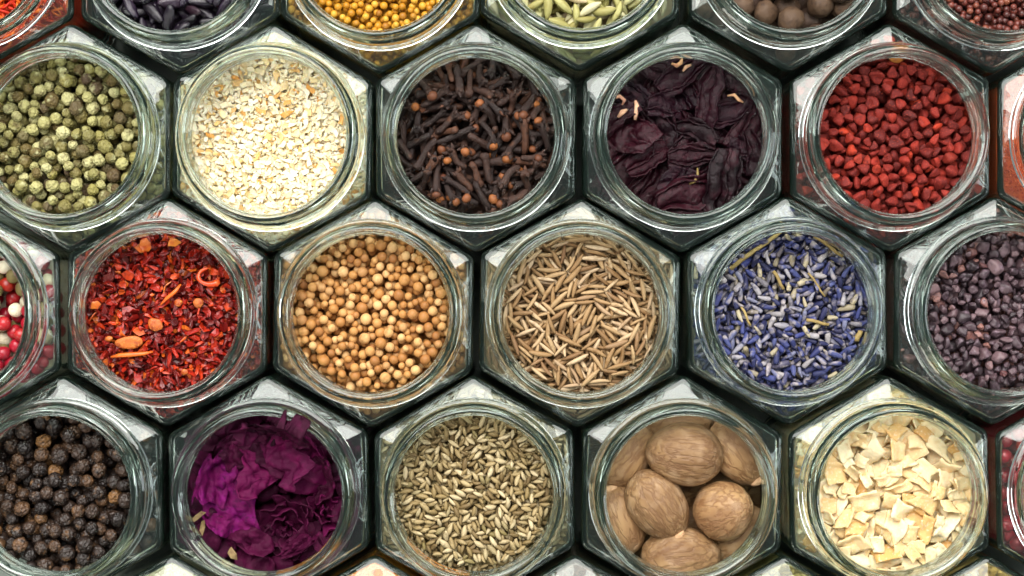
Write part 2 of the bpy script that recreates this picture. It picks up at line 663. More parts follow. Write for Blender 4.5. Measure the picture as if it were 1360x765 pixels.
class Variant:
    def __init__(s, name, VF, mat, smooth=True, spin=True, child=None, low=None, child_low=None):
        s.child_low = child_low
        s.V, s.F = VF
        s.mat, s.smooth, s.spin, s.child = mat, smooth, spin, child
        s.me = to_mesh(name, s.V, s.F, mat, smooth)
        s.low = low or VF
        V = s.V
        # points over the surface: vertices plus random points of the faces
        rs = np.random.RandomState(1)
        tri = np.array([[f[0], f[k], f[k + 1]] for f in s.F for k in range(1, len(f) - 1)])
        A, B, C = V[tri[:, 0]], V[tri[:, 1]], V[tri[:, 2]]
        ar = np.linalg.norm(np.cross(B - A, C - A), axis=1)
        pk = rs.choice(len(tri), 420, p=ar / ar.sum())
        u = rs.rand(420, 2); u = np.where(u.sum(1, keepdims=True) > 1, 1 - u, u)
        s.pts = A[pk] + (B - A)[pk] * u[:, :1] + (C - A)[pk] * u[:, 1:]

def join_mesh(name, items, mat, smooth=True):
    """items: list of (V, F) already placed -> one mesh"""
    vs = []; loops = []; starts = []; tot = 0; nl = 0
    for V, F in items:
        vs.append(V)
        for f in F:
            starts.append(nl); nl += len(f)
            loops.extend([i + tot for i in f])
        tot += len(V)
    me = bpy.data.meshes.new(name)
    V = np.concatenate(vs) * MM
    me.vertices.add(tot); me.vertices.foreach_set('co', V.ravel())
    me.loops.add(nl); me.loops.foreach_set('vertex_index', loops)
    me.polygons.add(len(starts)); me.polygons.foreach_set('loop_start', starts)
    me.polygons.foreach_set('use_smooth', [smooth] * len(starts))
    me.materials.append(mat)
    me.update(calc_edges=True)
    me.validate()
    return me

def hex_core(top, seed=0):
    """the packed mass below the top layers, a six-sided prism inside the glass"""
    n = 48
    th = np.arange(n) * 2 * math.pi / n
    r = np.array([hexr(t, 22.6, 1.6) for t in th])
    V = [(0, 0, 4.6)]
    for z in (4.6, top):
        for i in range(n): V.append((r[i] * math.cos(th[i]), r[i] * math.sin(th[i]), z))
    V.append((0, 0, top))
    F = []
    for i in range(n):
        j = (i + 1) % n
        F += [[0, 1 + j, 1 + i], [1 + i, 1 + j, 1 + n + j, 1 + n + i], [1 + n + i, 1 + n + j, 1 + 2 * n]]
    return np.array(V), F

CLOCK = ['three', 'two', 'one', 'twelve', 'eleven', 'ten', 'nine', 'eight', 'seven', 'six', 'five', 'four']
def where(bed, x, y):
    r = math.hypot(x, y)
    d = math.degrees(math.atan2(y, x))
    if r < 2.2: return 'at the middle'
    if r < 5.0: return 'just %s the middle' % ['right of', 'above', 'left of', 'below'][int(round(d / 90.0)) % 4]
    k = int(round(d / 15.0)) % 24
    if r > 10.5 and k % 2:
        h = 'half past ' + CLOCK[(k // 2 + 1) % 12]
    else:
        h = CLOCK[int(round(d / 30.0)) % 12] + " o'clock"
    return ('against the rim' if r > 15.2 else 'near the rim' if r > 11.5 else 'halfway out' if r > 8 else 'inward') + ' at ' + h
def heading(M):
    d = M @ Vector((1, 0, 0))
    if abs(d.z) > 0.8: return 'standing on end'
    a = math.degrees(math.atan2(d.y, d.x)) % 180
    return 'lying level' if a < 22 or a > 158 else 'slanting rightward' if a < 68 else 'running upright' if a < 112 else 'slanting leftward'
def in_view(X, Y, m=12):
    return -m < X / PX + 680 < 1360 + m and -m < 382.5 - Y / PX < 765 + m
def realise(bed, variants, name, noun, place, cat, group, fill_name, fill_label, singles=300, minpx=8, long=False):
    """the grains that show largest become things; the rest is one mass under them"""
    cnt = bed.counts() if bed.grains else np.array([])
    order = [i for i in np.argsort(-cnt) if in_view(bed.cx + bed.grains[i][1], bed.cy + bed.grains[i][2])]
    keep = set(int(i) for i in order[:singles] if cnt[i] >= minpx)
    scs = sorted(bed.grains[i][5] for i in keep)
    lo, hi = scs[len(scs) // 4], scs[3 * len(scs) // 4]
    rest = {}
    for gi, (vi, x, y, z, M, sc) in enumerate(bed.grains):
        v = variants[vi]
        if gi in keep:
            o = link(name, v.me, (bed.cx + x, bed.cy + y, z), rot=M.to_euler(), scale=(sc,) * 3)
            size = 'smaller ' if sc < lo else 'larger ' if sc > hi else ''
            lab = size + noun + ((' ' + heading(M)) if long else '') + ' ' + where(bed, x, y) + ' ' + place
            tag(o, lab, cat, group)
            if v.child:
                for cn, cme in v.child:
                    link(cn, cme, parent=o)
        else:
            V, F = v.low
            W = V @ (np.array(M).T * sc) + np.array([x, y, z])
            rest.setdefault(v.mat.name, [v.mat, []])[1].append((W, F))
            if v.child_low:
                V, F, mt = v.child_low
                rest.setdefault(mt.name, [mt, []])[1].append((V @ (np.array(M).T * sc) + np.array([x, y, z]), F))
    base = variants[0].mat
    rest.setdefault(base.name, [base, []])[1].insert(0, hex_core(bed.base + 0.05))
    for k, (mt, items) in enumerate(rest.values()):
        me = join_mesh(fill_name, items, mt, variants[0].smooth)
        o = link(fill_name, me, (bed.cx, bed.cy, 0))
        tag(o, fill_label, 'spice', None, 'stuff')
    return keep

def mass_only(bed, variants, fill_name, fill_label):
    rest = [hex_core(bed.base + 0.05)]
    for (vi, x, y, z, M, sc) in bed.grains:
        V, F = variants[vi].low
        rest.append((V @ (np.array(M).T * sc) + np.array([x, y, z]), F))
    me = join_mesh(fill_name, rest, variants[0].mat, variants[0].smooth)
    return tag(link(fill_name, me, (bed.cx, bed.cy, 0)), fill_label, 'spice', None, 'stuff')

# ------------------------------------------------------------------ table
def build_table():
    V = [(-420, -300, 0), (420, -300, 0), (420, 300, 0), (-420, 300, 0),
         (-420, -300, -20), (420, -300, -20), (420, 300, -20), (-420, 300, -20)]
    F = [[0, 1, 2, 3], [7, 6, 5, 4], [0, 4, 5, 1], [1, 5, 6, 2], [2, 6, 7, 3], [3, 7, 4, 0]]
    o = link('tabletop', to_mesh('tabletop', V, F, table_mat(), False), (0, 0, 0))
    tag(o, 'dark tabletop glimpsed between the packed glass jars', 'table', None, 'structure')
build_table()

JGROUP = 'hexagonal glass spice jars packed in rows'
def jar(px, py, label, seed):
    x, y = PXY(px, py)
    rnd = random.Random(seed * 31 + 7)
    e = bpy.data.objects.new('glass_jar', None)
    e.empty_display_size = 0.01
    e.location = (x * MM, y * MM, 0.0003)
    e.rotation_euler = (0, 0, rnd.randrange(6) * math.pi / 3 + math.pi / 6 * 0 + math.radians(rnd.uniform(-1.1, 1.1)))
    COL.objects.link(e)
    tag(e, label, 'glass jar', JGROUP)
    for k in ('body', 'neck', 'rim'):
        link(k, JAR[k], parent=e)
    return x, y

# ================================================================== ROW ONE
# ---- green peppercorns
x, y = jar(92, 183, 'hexagonal glass jar of wrinkled green peppercorns', 1)
m = spice_mat('green_peppercorn_skin', [(0.0, '#4c3c2a'), (0.12, '#66572f'), (0.3, '#807a46'), (0.5, '#a8a36a'), (0.62, '#b8b482'), (0.75, '#928a4c'), (0.9, '#706a40'), (1.0, '#544234')], 0.6,
              [(0.55, '#5a4c2c', 0.52, 0.72), (0.45, '#c2c190', 0.58, 0.78)], ('voronoi', 1.1, 0.7, 0.4))
V_ = [Variant('green_peppercorn', wrinkled(k, 1.68, 4, 0.2, 1.9, 0.4), m, low=wrinkled(k, 1.85, 2, 0.12, 1.7, 0.3)) for k in range(9)]
b = Bed(x, y, 46.3, 11.5, 0.30, 11)
b.fill(V_, tilt=9, scale=(0.75, 1.18), tries=7)
realise(b, V_, 'green_peppercorn', 'green peppercorn', 'of the green pepper jar', 'peppercorn', 'green peppercorns',
        'green_peppercorn_fill', 'packed green peppercorns under the top layer of their jar')

# ---- minced dried garlic
x, y = jar(361, 183, 'hexagonal glass jar of fine cream minced garlic', 2)
m = spice_mat('minced_garlic', [(0.0, '#d99a48'), (0.07, '#e6c284'), (0.16, '#efdaaa'), (0.5, '#f4e5c2'), (0.93, '#f6ebd0'), (1.0, '#e0b468')], 0.65,
              [(0.5, '#f0d49a', 0.6, 0.8)], None, sub=0.35)
V_ = [Variant('garlic_granule', chip(k + 20, 2.3, 1.2, 0.3, 1.2, 0.5), m, False, spin=False) for k in range(10)]
b = Bed(x, y, 48.6, 4.5, 0.2, 12)
b.fill(V_, tilt=0.3, scale=(0.3, 1.3), tries=3, nmax=8000, shrink=0.7)
mass_only(b, V_, 'minced_garlic', 'cream coloured minced garlic heaped in its open jar')

# ---- cloves
x, y = jar(632, 183, 'hexagonal glass jar of whole dark brown cloves', 3)
m = spice_mat('clove_stem', [(0.0, '#221410'), (0.5, '#332019'), (0.85, '#442b20'), (1.0, '#613c28')], 0.5,
              [(0.9, '#20120f', 0.5, 0.75), (0.4, '#6e452c', 0.6, 0.85)], ('noise', 2.2, 0.8, 0.6), spec=0.5)
mb = spice_mat('clove_bud', [(0.0, '#5a3522'), (0.4, '#7c4a2c'), (0.7, '#a5642f'), (1.0, '#4a2a1e')], 0.55,
               [(0.9, '#5a3020', 0.5, 0.75)], ('noise', 2.0, 0.4, 0.3))
V_ = []
for k in range(12):
    rnd = random.Random(k)
    L = rnd.uniform(6.2, 9.8); bd = rnd.uniform(-0.9, 0.9); b2 = rnd.uniform(-0.5, 0.5)
    ts = (0, 0.04, 0.2, 0.36, 0.52, 0.68, 0.82, 0.93, 1.0)
    path = [(-L / 2 + L * t, bd * math.sin(t * 3.1) + b2 * math.sin(t * 6.3) + rnd.uniform(-.1, .1), 0.4 * bd * math.sin(t * 3.1 + 1)) for t in ts]
    rad = [0.55, 0.85, 0.95, 0.9, 1.0, 0.98, 1.15, 1.3, 0.8]
    stem = tube(path, [q * rnd.uniform(0.88, 1.12) for q in rad], 9, 0.08, 0.82)
    vs = [stem[0]]; fs = list(stem[1]); tot = len(stem[0])
    if k % 6 != 5:
        for q in range(4):                               # the four calyx lobes
            a = q * math.pi / 2 + 0.4
            d = np.array([0, math.cos(a), math.sin(a)])
            p0 = np.array([L / 2 - 0.7, path[-2][1], path[-2][2]]) + d * 0.85
            op = rnd.uniform(0.5, 1.2)
            tv, tf = tube([p0, p0 + d * 0.6 * op + np.array([0.55, 0, 0]), p0 + d * 1.15 * op + np.array([1.35, 0, 0])], [0.7, 0.55, 0.1], 6, 0, 0.6)
            vs.append(tv); fs += [[i + tot for i in f] for f in tf]; tot += len(tv)
    VF = (np.concatenate(vs), fs)
    if k % 2: ch = None; cl = None
    else:
        bv, bf = wrinkled(k + 50, 1.3, 2, 0.1, 1.3, 0.2)
        bv = bv * np.array([0.85, 1, 1]) + np.array([L / 2 + 0.55, path[-1][1], path[-1][2]])
        ch = [('flower_bud', to_mesh('flower_bud', bv, bf, mb))]; cl = (bv, bf, mb)
    V_.append(Variant('clove', VF, m, True, child=ch, child_low=cl))
b = Bed(x, y, 47.3, 7.5, 0.3, 13)
b.fill(V_, tilt=0.55, scale=(0.8, 1.12), tries=7, shrink=0.85)
realise(b, V_, 'clove', 'clove', 'of the clove jar', 'clove', 'whole cloves',
        'clove_fill', 'packed cloves under the top layer of their jar', long=True)

# ---- hibiscus
x, y = jar(907, 183, 'hexagonal glass jar of crumpled dark purple hibiscus', 4)
m = spice_mat('hibiscus_petal', [(0.0, '#16080e'), (0.4, '#220a13'), (0.7, '#340f1a'), (1.0, '#1c0a16')], 0.3,
              [(0.3, '#3e1420', 0.5, 0.8), (1.4, '#0e0509', 0.5, 0.7)], ('noise', 1.0, 0.7, 0.8), spec=0.28)
V_ = []
for k in range(9):
    rnd = random.Random(k + 5)
    L = rnd.uniform(15, 26); W = rnd.uniform(11.0, 17.0); fr = rnd.uniform(1.7, 2.8); ph = rnd.uniform(0, 6); bd = rnd.uniform(-0.8, 0.8)
    def fn(u, v, L=L, W=W, fr=fr, ph=ph, bd=bd, k=k):
        w = W * (0.25 + 0.75 * math.sin(math.pi * min(1, 0.1 + 0.85 * u)) ** 0.6)
        s = (v - 0.5)
        xx = (u - 0.5) * L
        yy = s * w * 0.75 + bd * 3.0 * math.sin(u * 3)
        # lengthwise folds, pinched together at the stalk end, and irregular crumpling
        wob = 3.2 * nz((u * 2.2, v * 1.6, 0), 1.0, k + 9)
        sn = math.sin(v * 6.28 * fr * 0.8 + ph + u * 1.4 + wob)
        fold = 1.5 * (2 * abs(sn) ** 0.8 - 1) * (0.35 + 0.65 * u) * (0.6 + 0.8 * abs(nz((v * 3, u * 2, 1), 1.0, k)))
        zz = fold + 1.0 * math.sin(u * 4.2 + ph) + 1.6 * nz((xx, yy, 0), 0.2, k) + 0.5 * nz((xx, yy, 5), 0.5, k) + 0.25 * nz((xx, yy, 9), 1.5, k) - 1.6 * s * s
        yy += 0.9 * math.cos(v * 6.28 * fr * 0.8 + ph + u * 1.4 + wob) * 0.7 + 0.7 * nz((xx, yy, 3), 0.45, k + 3)
        return (xx, yy, zz)
    V_.append(Variant('hibiscus_petal', slab(fn, 38, 46, 0.4), m, True, spin=False))
b = Bed(x, y, 46.4, 8.0, 0.3, 14)
b.fill(V_, tilt=0.35, scale=(0.55, 1.05), tries=9, shrink=0.88, stop=25)
realise(b, V_, 'hibiscus_petal', 'hibiscus petal', 'of the hibiscus jar', 'petal', 'dried hibiscus petals',
        'hibiscus_fill', 'packed hibiscus petals under the top layer of their jar', long=True)
HIB = b
mp = spice_mat('hibiscus_stamen', [(0.0, '#d9a978'), (0.5, '#e0b490'), (1.0, '#c98a70')], 0.6, [(1.0, '#a85a50', 0.5, 0.8)])
def bit(px, py, pts, r, label, bed, nm='flower_bit', cat='flower bit', group=None, mat=None, lift=0.6):
    V, F = tube(pts, [r * 0.5] + [r] * (len(pts) - 2) + [r * 0.5], 7, 0.08)
    X, Y = PXY(px, py)
    z = bed.drop(V, X - bed.cx, Y - bed.cy, Matrix.Identity(3), 0.1)
    o = link(nm, to_mesh(nm, V, F, mat), (X, Y, z))
    return tag(o, label, cat, group)
bit(903, 84, [(-1.8, 0.2, 0), (-0.6, -0.4, 0.3), (0.4, 0.3, 0.4), (0.8, 1.6, 0.2)], 0.55, 'salmon curled flower bit at the upper rim of the hibiscus', b, mat=mp)
bit(908, 86, [(0, -1.3, 0), (0.8, -0.3, 0.5), (2.0, 0.2, 0.2)], 0.5, 'small salmon flower bit crossing the curled one among the hibiscus', b, mat=mp)
bit(842, 148, [(0.2, 2.4, 0), (0.5, 1.0, 0.4), (0.3, -0.4, 0.4), (0.1, -2.2, 0)], 0.62, 'pale cream upright stamen on the dark hibiscus', b, mat=mp)
bit(822, 134, [(-1.2, 0.6, 0), (0.2, 1.1, 0.4), (1.3, 0.2, 0.3), (0.8, -1.0, 0)], 0.5, 'pale pink ring shaped flower bit beside the cream stamen', b, mat=mp)
bit(826, 150, [(-1.0, -1.2, 0), (0, 0, 0.5), (1.1, 0.6, 0)], 0.7, 'pale pink knob of flower below the ring shaped bit', b, mat=mp)
bit(978, 132, [(-2.0, 1.0, 0), (-0.4, 1.2, 0.4), (0.6, 0, 0.4), (1.8, -0.6, 0.0)], 0.42, 'brownish yellow hooked flower bit in the hibiscus', b, mat=mp)
bit(924, 236, [(0.5, 2.4, 0), (0.5, 0.6, 0.4), (-0.2, -0.8, 0.3), (-1.6, -1.6, 0.0)], 0.38, 'thin olive stalk low among the hibiscus petals', b, mat=spice_mat('hibiscus_stalk', [(0, '#8d7a44'), (1, '#7d6a3c')], 0.6))

# ---- annatto
x, y = jar(1183, 183, 'hexagonal glass jar of brick red annatto seeds', 5)
m = spice_mat('annatto_seed', [(0.0, '#4c110e'), (0.25, '#6c1a14'), (0.6, '#822219'), (0.88, '#96291b'), (0.95, '#b8381d'), (1.0, '#5a1613')], 0.72,
              [(0.7, '#5a1210', 0.5, 0.75), (3.0, '#b8442c', 0.56, 0.75)], ('noise', 3.0, 0.5, 0.3))
V_ = []
for k in range(7):
    V, F = ico(3)
    rnd = random.Random(k)
    out = []
    for v in V:
        t = (v[0] + 1) / 2                       # blunt at one end, pointed at the other
        w = (1.0 - 0.62 * t ** 1.6)
        p = np.array([v[0] * 1.9, v[1] * 1.75 * w, v[2] * 1.35 * w])
        ang = math.atan2(v[2], v[1])
        p[1:] *= 1 + 0.13 * math.cos(3 * ang + k)
        if v[0] < -0.75: p[0] += 0.5 * (-(v[0]) - 0.75) / 0.25
        p *= 1 + 0.09 * nz(v, 1.4, k)
        if v[2] > 0.25: p[2] -= 0.75 * max(0, 1 - ((v[0] + 0.25) ** 2 + v[1] ** 2) / 0.45) * (0.5 + 0.5 * (k % 3) / 2)
        out.append(p)
    V_.append(Variant('annatto_seed', (np.array(out), F), m))
b = Bed(x, y, 46.2, 8.5, 0.3, 15)
b.fill(V_, tilt=0.8, scale=(0.75, 1.2), tries=6, shrink=0.9)
realise(b, V_, 'annatto_seed', 'red annatto seed', 'of the annatto jar', 'seed', 'annatto seeds',
        'annatto_fill', 'packed annatto seeds under the top layer of their jar')
def ontop(bed, px, py, VF, mat, nm, label, cat, group=None, rot=(0, 0, 0), smooth=True, sink=0.2):
    V, F = VF
    M = Euler(rot).to_matrix()
    X, Y = PXY(px, py)
    z = bed.drop(V, X - bed.cx, Y - bed.cy, M, sink)
    o = link(nm, to_mesh(nm, V, F, mat, smooth), (X, Y, z), rot=rot)
    return tag(o, label, cat, group)
my = spice_mat('ochre_seed', [(0, '#b0702a'), (1, '#a8662a')], 0.6, [(0.8, '#6e3a1c', 0.5, 0.8)])
ontop(b, 1192, 74, blob(3, (2.0, 1.7, 1.4), 0.1, 1.2, 3), my, 'ochre_seed', 'single ochre yellow seed at the upper edge of the annatto', 'seed')

# ---- paprika, cut by the frame
x, y = jar(1460, 183, 'hexagonal glass jar of orange red spice cut off by the frame', 6)
m = spice_mat('paprika', [(0.0, '#a83216'), (0.5, '#c8481c'), (1.0, '#d8622a')], 0.8, [(0.8, '#b04020', 0.5, 0.8)])
V_ = [Variant('paprika_granule', rock(k + 60, 0.6, 8, (1.2, 1.0, 0.7)), m, False) for k in range(6)]
b = Bed(x, y, 47.5, 3.0, 0.25, 16)
b.fill(V_, tilt=0.5, scale=(0.6, 1.3), tries=3, nmax=2600)
mass_only(b, V_, 'ground_paprika', 'coarse orange red paprika behind the glass at the frame edge')

# ================================================================== ROW TWO
# ---- mixed peppercorns
x, y = jar(-55, 416, 'hexagonal glass jar of mixed red, white and green peppercorns', 7)
mr = spice_mat('pink_peppercorn_skin', [(0.0, '#7a0e1e'), (0.4, '#9c1428'), (0.8, '#b01c30'), (1.0, '#a82c1e')], 0.28, [(0.7, '#8a1020', 0.55, 0.8)], ('noise', 1.6, 0.2, 0.3), spec=0.5)
mw = spice_mat('white_peppercorn_skin', [(0.0, '#d9c9a4'), (0.5, '#e4dcc4'), (1.0, '#b9ad84')], 0.6, [(0.9, '#a8966a', 0.55, 0.8)], ('noise', 2.0, 0.3, 0.3))
mgp = spice_mat('mixed_green_peppercorn_skin', [(0.0, '#6e6038'), (1.0, '#8e8050')], 0.6, [(0.7, '#54482a', 0.5, 0.75)], ('noise', 1.6, 0.4, 0.4))
MIXP = []
for k in range(6):
    MIXP.append(Variant('mixed_peppercorn', blob(k, (1.95, 1.9, 1.88), 0.07, 1.2, 3), mr if k < 4 else mw if k < 5 else mgp, low=blob(k, (1.95, 1.9, 1.88), 0.05, 1.0, 2)))
b = Bed(x, y, 47.0, 9.0, 0.3, 17)
b.fill(MIXP, tilt=9, scale=(0.85, 1.1), tries=7)
def realise_mixed(b, variants, names):
    """grains of two colours: each in view on its own, the hidden ones joined per colour"""
    cnt = b.counts()
    rest = {}
    lim = lambda gx, gy: True
    for gi, (vi, gx, gy, gz, M, sc) in enumerate(b.grains):
        v = variants[vi]; nm = names[vi]
        Xp = (b.cx + gx) / PX + 680; Yp = 382.5 - (b.cy + gy) / PX
        vis = -15 < Xp < 1375 and -15 < Yp < 780
        if vis and ((b.ID == gi).sum() > 12):
            o = link(nm[0], v.me, (b.cx + gx, b.cy + gy, gz), rot=M.to_euler(), scale=(sc,) * 3)
            tag(o, nm[1] % where(b, gx, gy), 'peppercorn', nm[2])
        else:
            V, F = v.low
            rest.setdefault(vi, []).append((V @ (np.array(M).T * sc) + np.array([gx, gy, gz]), F))
    byname = {}
    for vi, items in rest.items(): byname.setdefault(names[vi][0], [variants[vi].mat, []])[1].extend(items)
    firstn = True
    for nm, (mt, items) in byname.items():
        if firstn: items = [hex_core(b.base + 0.05)] + items; firstn = False
        tag(link(nm + '_fill', join_mesh(nm + '_fill', items, mt), (b.cx, b.cy, 0)), 'packed %s under the top layer' % nm.replace('_', ' '), 'spice', None, 'stuff')
RP = ('red_peppercorn', 'glossy red peppercorn %s of the mixed pepper jar', 'red peppercorns of the mixed jar')
WP = ('white_peppercorn', 'pale cream peppercorn %s of the mixed pepper jar', 'white peppercorns of the mixed jar')
GP = ('green_peppercorn', 'dull olive peppercorn %s of the mixed pepper jar', 'green peppercorns of the mixed jar')
realise_mixed(b, MIXP, [RP, RP, RP, RP, WP, GP])

# ---- chilli flakes
x, y = jar(221, 415, 'hexagonal glass jar of red chilli flakes with seeds', 8)
m = spice_mat('chilli_flake', [(0.0, '#440808'), (0.3, '#70100b'), (0.55, '#97190d'), (0.75, '#b4280f'), (0.87, '#cc4214'), (0.94, '#d4681c'), (1.0, '#500a10')], 0.38,
              [(1.2, '#5a0a0a', 0.5, 0.8)], ('noise', 2.0, 0.3, 0.3), spec=0.5)
V_ = []
for k in range(14):
    rnd = random.Random(k + 3)
    if k % 3 == 2:
        L = rnd.uniform(2.6, 5.5)
        V_.append(Variant('chilli_flake', chip(k, L, rnd.uniform(0.6, 1.1), 0.3, 1.2, 0.3), m, False, spin=False))
    else:
        w = rnd.uniform(1.0, 3.2)
        V_.append(Variant('chilli_flake', chip(k, w, w * rnd.uniform(0.5, 0.9), 0.25, 1.3, 0.35), m, False, spin=False))
b = Bed(x, y, 47.0, 5.0, 0.22, 18)
b.fill(V_, tilt=0.6, scale=(0.7, 1.3), tries=4, nmax=5000, shrink=0.9)
realise(b, V_, 'chilli_flake', 'red chilli flake', 'of the chilli jar', 'chilli flake', 'chilli flakes',
        'chilli_fill', 'small chilli flakes and crumbs around the larger ones')
ms = spice_mat('chilli_seed', [(0, '#b8561a'), (0.5, '#c86c26'), (1, '#ae4a18')], 0.45, [(0.5, '#8e340e', 0.48, 0.7), (1.5, '#d88a3c', 0.55, 0.75)], ('noise', 1.5, 0.5, 0.5), spec=0.5)
for (px, py, a, bb, an, lab) in [(172, 455, 3.6, 1.75, 0.1, 'large orange chilli seed lying long on red flakes'),
                             (207, 431, 2.0, 1.65, -0.5, 'rounded orange chilli seed beside the large long one'),
                             (264, 402, 1.35, 1.3, 0, 'small round orange chilli seed in the right of the flakes'),
                             (237, 402, 1.1, 1.05, 0, 'smallest round orange chilli seed among red flakes'),
                             (144, 450, 1.0, 0.8, 0.2, 'tiny yellow chilli seed left of the large orange seed'),
                             (245, 494, 0.95, 0.8, 0.2, 'tiny yellow chilli seed near the lower rim of chilli jar')]:
    ontop(b, px, py, blob(int(px), (a * 0.92, bb * 0.92, 0.5), 0.22, 1.1, 3), ms, 'chilli_seed', lab, 'seed', 'chilli seeds', rot=(0.08, -0.08, an))
mc = spice_mat('chilli_skin_orange', [(0, '#d8641c'), (1, '#e08a2c')], 0.4, [(0.7, '#b8320f', 0.5, 0.8)], spec=0.5)
for (px, py, w, h, an, lab) in [(194, 326, 2.6, 3.2, 0.2, 'golden chilli chip at the upper rim of the red flakes'),
                           (127, 405, 2.6, 2.4, 0.6, 'pale orange chilli chip against the left rim of the flakes'),
                           (232, 322, 3.2, 2.2, 0.1, 'broad orange chilli chip at the top of the red flakes')]:
    ontop(b, px, py, chip(int(px), w, h, 0.4, 0.6), mc, 'chilli_chip', lab, 'chilli chip', None, rot=(0.2, 0.1, an), smooth=False)
arc = [(2.9 * math.cos(t), 2.0 * math.sin(t), 0.3 + 0.25 * math.sin(t * 2)) for t in np.linspace(1.7, 5.6, 12)]
ontop(b, 280, 367, tube(arc, [0.15, 0.4, 0.5, 0.35, 0.55, 0.6, 0.4, 0.5, 0.65, 0.7, 0.95, 0.5], 7, 0.12, 0.55), mr and spice_mat('chilli_ring_skin', [(0, '#cf3a14'), (1, '#d84a18')], 0.35, [(0.9, '#e8762c', 0.52, 0.75)], spec=0.5),
      'chilli_ring', 'curled bright orange red ring of chilli skin', 'chilli ring', sink=0.0)
sh = [(-5.2, -0.6, 0), (-3, -0.2, 0.4), (0, 0, 0.5), (3, 0.25, 0.4), (5, 0.7, 0.2)]
ontop(b, 176, 471, tube(sh, [0.25, 0.55, 0.6, 0.45, 0.2], 6, 0.05, 0.6), mc, 'chilli_shred', 'long orange chilli shred below the large seed', 'chilli shred')
ontop(b, 228, 392, tube([(-2.6, -2.4, 0), (-1, -0.8, 0.4), (1.0, 0.8, 0.5), (2.4, 2.6, 0.2)], [0.2, 0.45, 0.5, 0.25], 6, 0.05, 0.6), mc, 'chilli_shred', 'slanting orange chilli shred in mid jar', 'chilli shred')

# ---- coriander
x, y = jar(495, 416, 'hexagonal glass jar of round tan coriander seeds', 9)
m = spice_mat('coriander_seed', [(0.0, '#966234'), (0.3, '#b88246'), (0.6, '#c8965a'), (0.85, '#d9b078'), (1.0, '#a46c38')], 0.55,
              [(0.6, '#9a6430', 0.55, 0.8)], ('noise', 2.0, 0.15, 0.2))
V_ = [Variant('coriander_seed', ridged_seed(k, 1.2, amp=0.022), m, low=blob(k, (1.2, 1.2, 1.22), 0.03, 1, 2)) for k in range(4)]
b = Bed(x, y, 47.2, 5.6, 0.22, 19)
b.fill(V_, tilt=9, scale=(0.68, 1.18), tries=6)
realise(b, V_, 'coriander_seed', 'coriander seed', 'of the coriander jar', 'seed', 'coriander seeds',
        'coriander_fill', 'packed coriander seeds under the top layer of their jar')

# ---- cumin
x, y = jar(770, 416, 'hexagonal glass jar of slender brown cumin seeds', 10)
m = spice_mat('cumin_seed', [(0.0, '#765638'), (0.3, '#9a7a52'), (0.6, '#b3966e'), (0.85, '#cdb492'), (1.0, '#876644')], 0.6,
              [(0.5, '#7a5830', 0.55, 0.8)], None)
V_ = [Variant('cumin_seed', spindle(k, 5.5, 0.58, 10, 9, 0.12, 0.07, 0.42), m) for k in range(8)]
b = Bed(x, y, 47.8, 4.0, 0.2, 20)
b.fill(V_, tilt=0.22, scale=(0.8, 1.18), tries=9, shrink=0.9)
realise(b, V_, 'cumin_seed', 'cumin seed', 'of the cumin jar', 'seed', 'cumin seeds',
        'cumin_fill', 'packed cumin seeds under the top layer of their jar', long=True)

# ---- lavender
x, y = jar(1046, 413, 'hexagonal glass jar of blue violet lavender buds', 11)
m = spice_mat('lavender_bud', [(0.0, '#1c1e3a'), (0.16, '#272b50'), (0.36, '#3b4276'), (0.5, '#545a84'), (0.58, '#83828f'), (0.65, '#a8a2a2'), (0.71, '#201e34'), (0.83, '#363e78'), (0.90, '#625848'), (1.0, '#b8ac8c')], 0.6,
              [(0.4, '#a59c9c', 0.52, 0.68), (0.7, '#2a2a4c', 0.54, 0.75)], ('noise', 3, 0.3, 0.25))
V_ = []
for k in range(8):
    rnd = random.Random(k)
    L = rnd.uniform(2.7, 4.2); R = rnd.uniform(0.48, 0.74)
    path = [(-L / 2 + L * t, 0.25 * math.sin(t * 3 + k), 0) for t in (0, 0.08, 0.3, 0.6, 0.85, 0.97, 1.0)]
    V_.append(Variant('lavender_bud', tube(path, [0.2 * R, 0.5 * R, 0.8 * R, R, 1.0 * R, 0.85 * R, 0.4 * R], 10, 0.07), m))
b = Bed(x, y, 47.0, 4.0, 0.2, 21)
b.fill(V_, tilt=0.5, scale=(0.8, 1.15), tries=6, shrink=0.88)
realise(b, V_, 'lavender_bud', 'lavender bud', 'of the lavender jar', 'flower bud', 'lavender buds',
        'lavender_fill', 'packed lavender buds under the top layer of their jar', long=True)
mst = spice_mat('lavender_straw', [(0, '#a08a52'), (0.5, '#b09a62'), (1, '#8a7444')], 0.6, [(0.5, '#7a6438', 0.5, 0.8)])
def straw(px, py, L, ang, r, label):
    path = [(-L / 2, 0, 0), (-L / 4, 0.2, 0.1), (0, 0.1, 0.15), (L / 4, -0.1, 0.1), (L / 2, 0, 0)]
    ontop(b, px, py, tube(path, [r, r * 1.05, r, r * 0.95, r * 0.9], 8, 0.04), mst, 'lavender_straw', label, 'dry straw', 'lavender straws', rot=(0, 0, ang), sink=0.1)
straw(1004, 332, 15.5, 0.64, 0.55, 'long straw coloured lavender straw at the upper left of the buds')
straw(1100, 327, 8.5, -0.62, 0.45, 'short straw coloured lavender straw at the upper right of the buds')
straw(1033, 372, 5.0, -1.05, 0.42, 'pale lavender straw slanting in the middle of the buds')
straw(1084, 378, 7.0, -0.95, 0.26, 'thin brown lavender straw right of the jar middle')
straw(1085, 428, 5.5, -0.2, 0.42, 'pale short stem lying level below the jar middle')
straw(990, 420, 5.0, -1.1, 0.3, 'thin twig of lavender near the left rim')
straw(1140, 446, 2.6, 1.2, 0.7, 'stubby tan piece of lavender straw by the right rim')

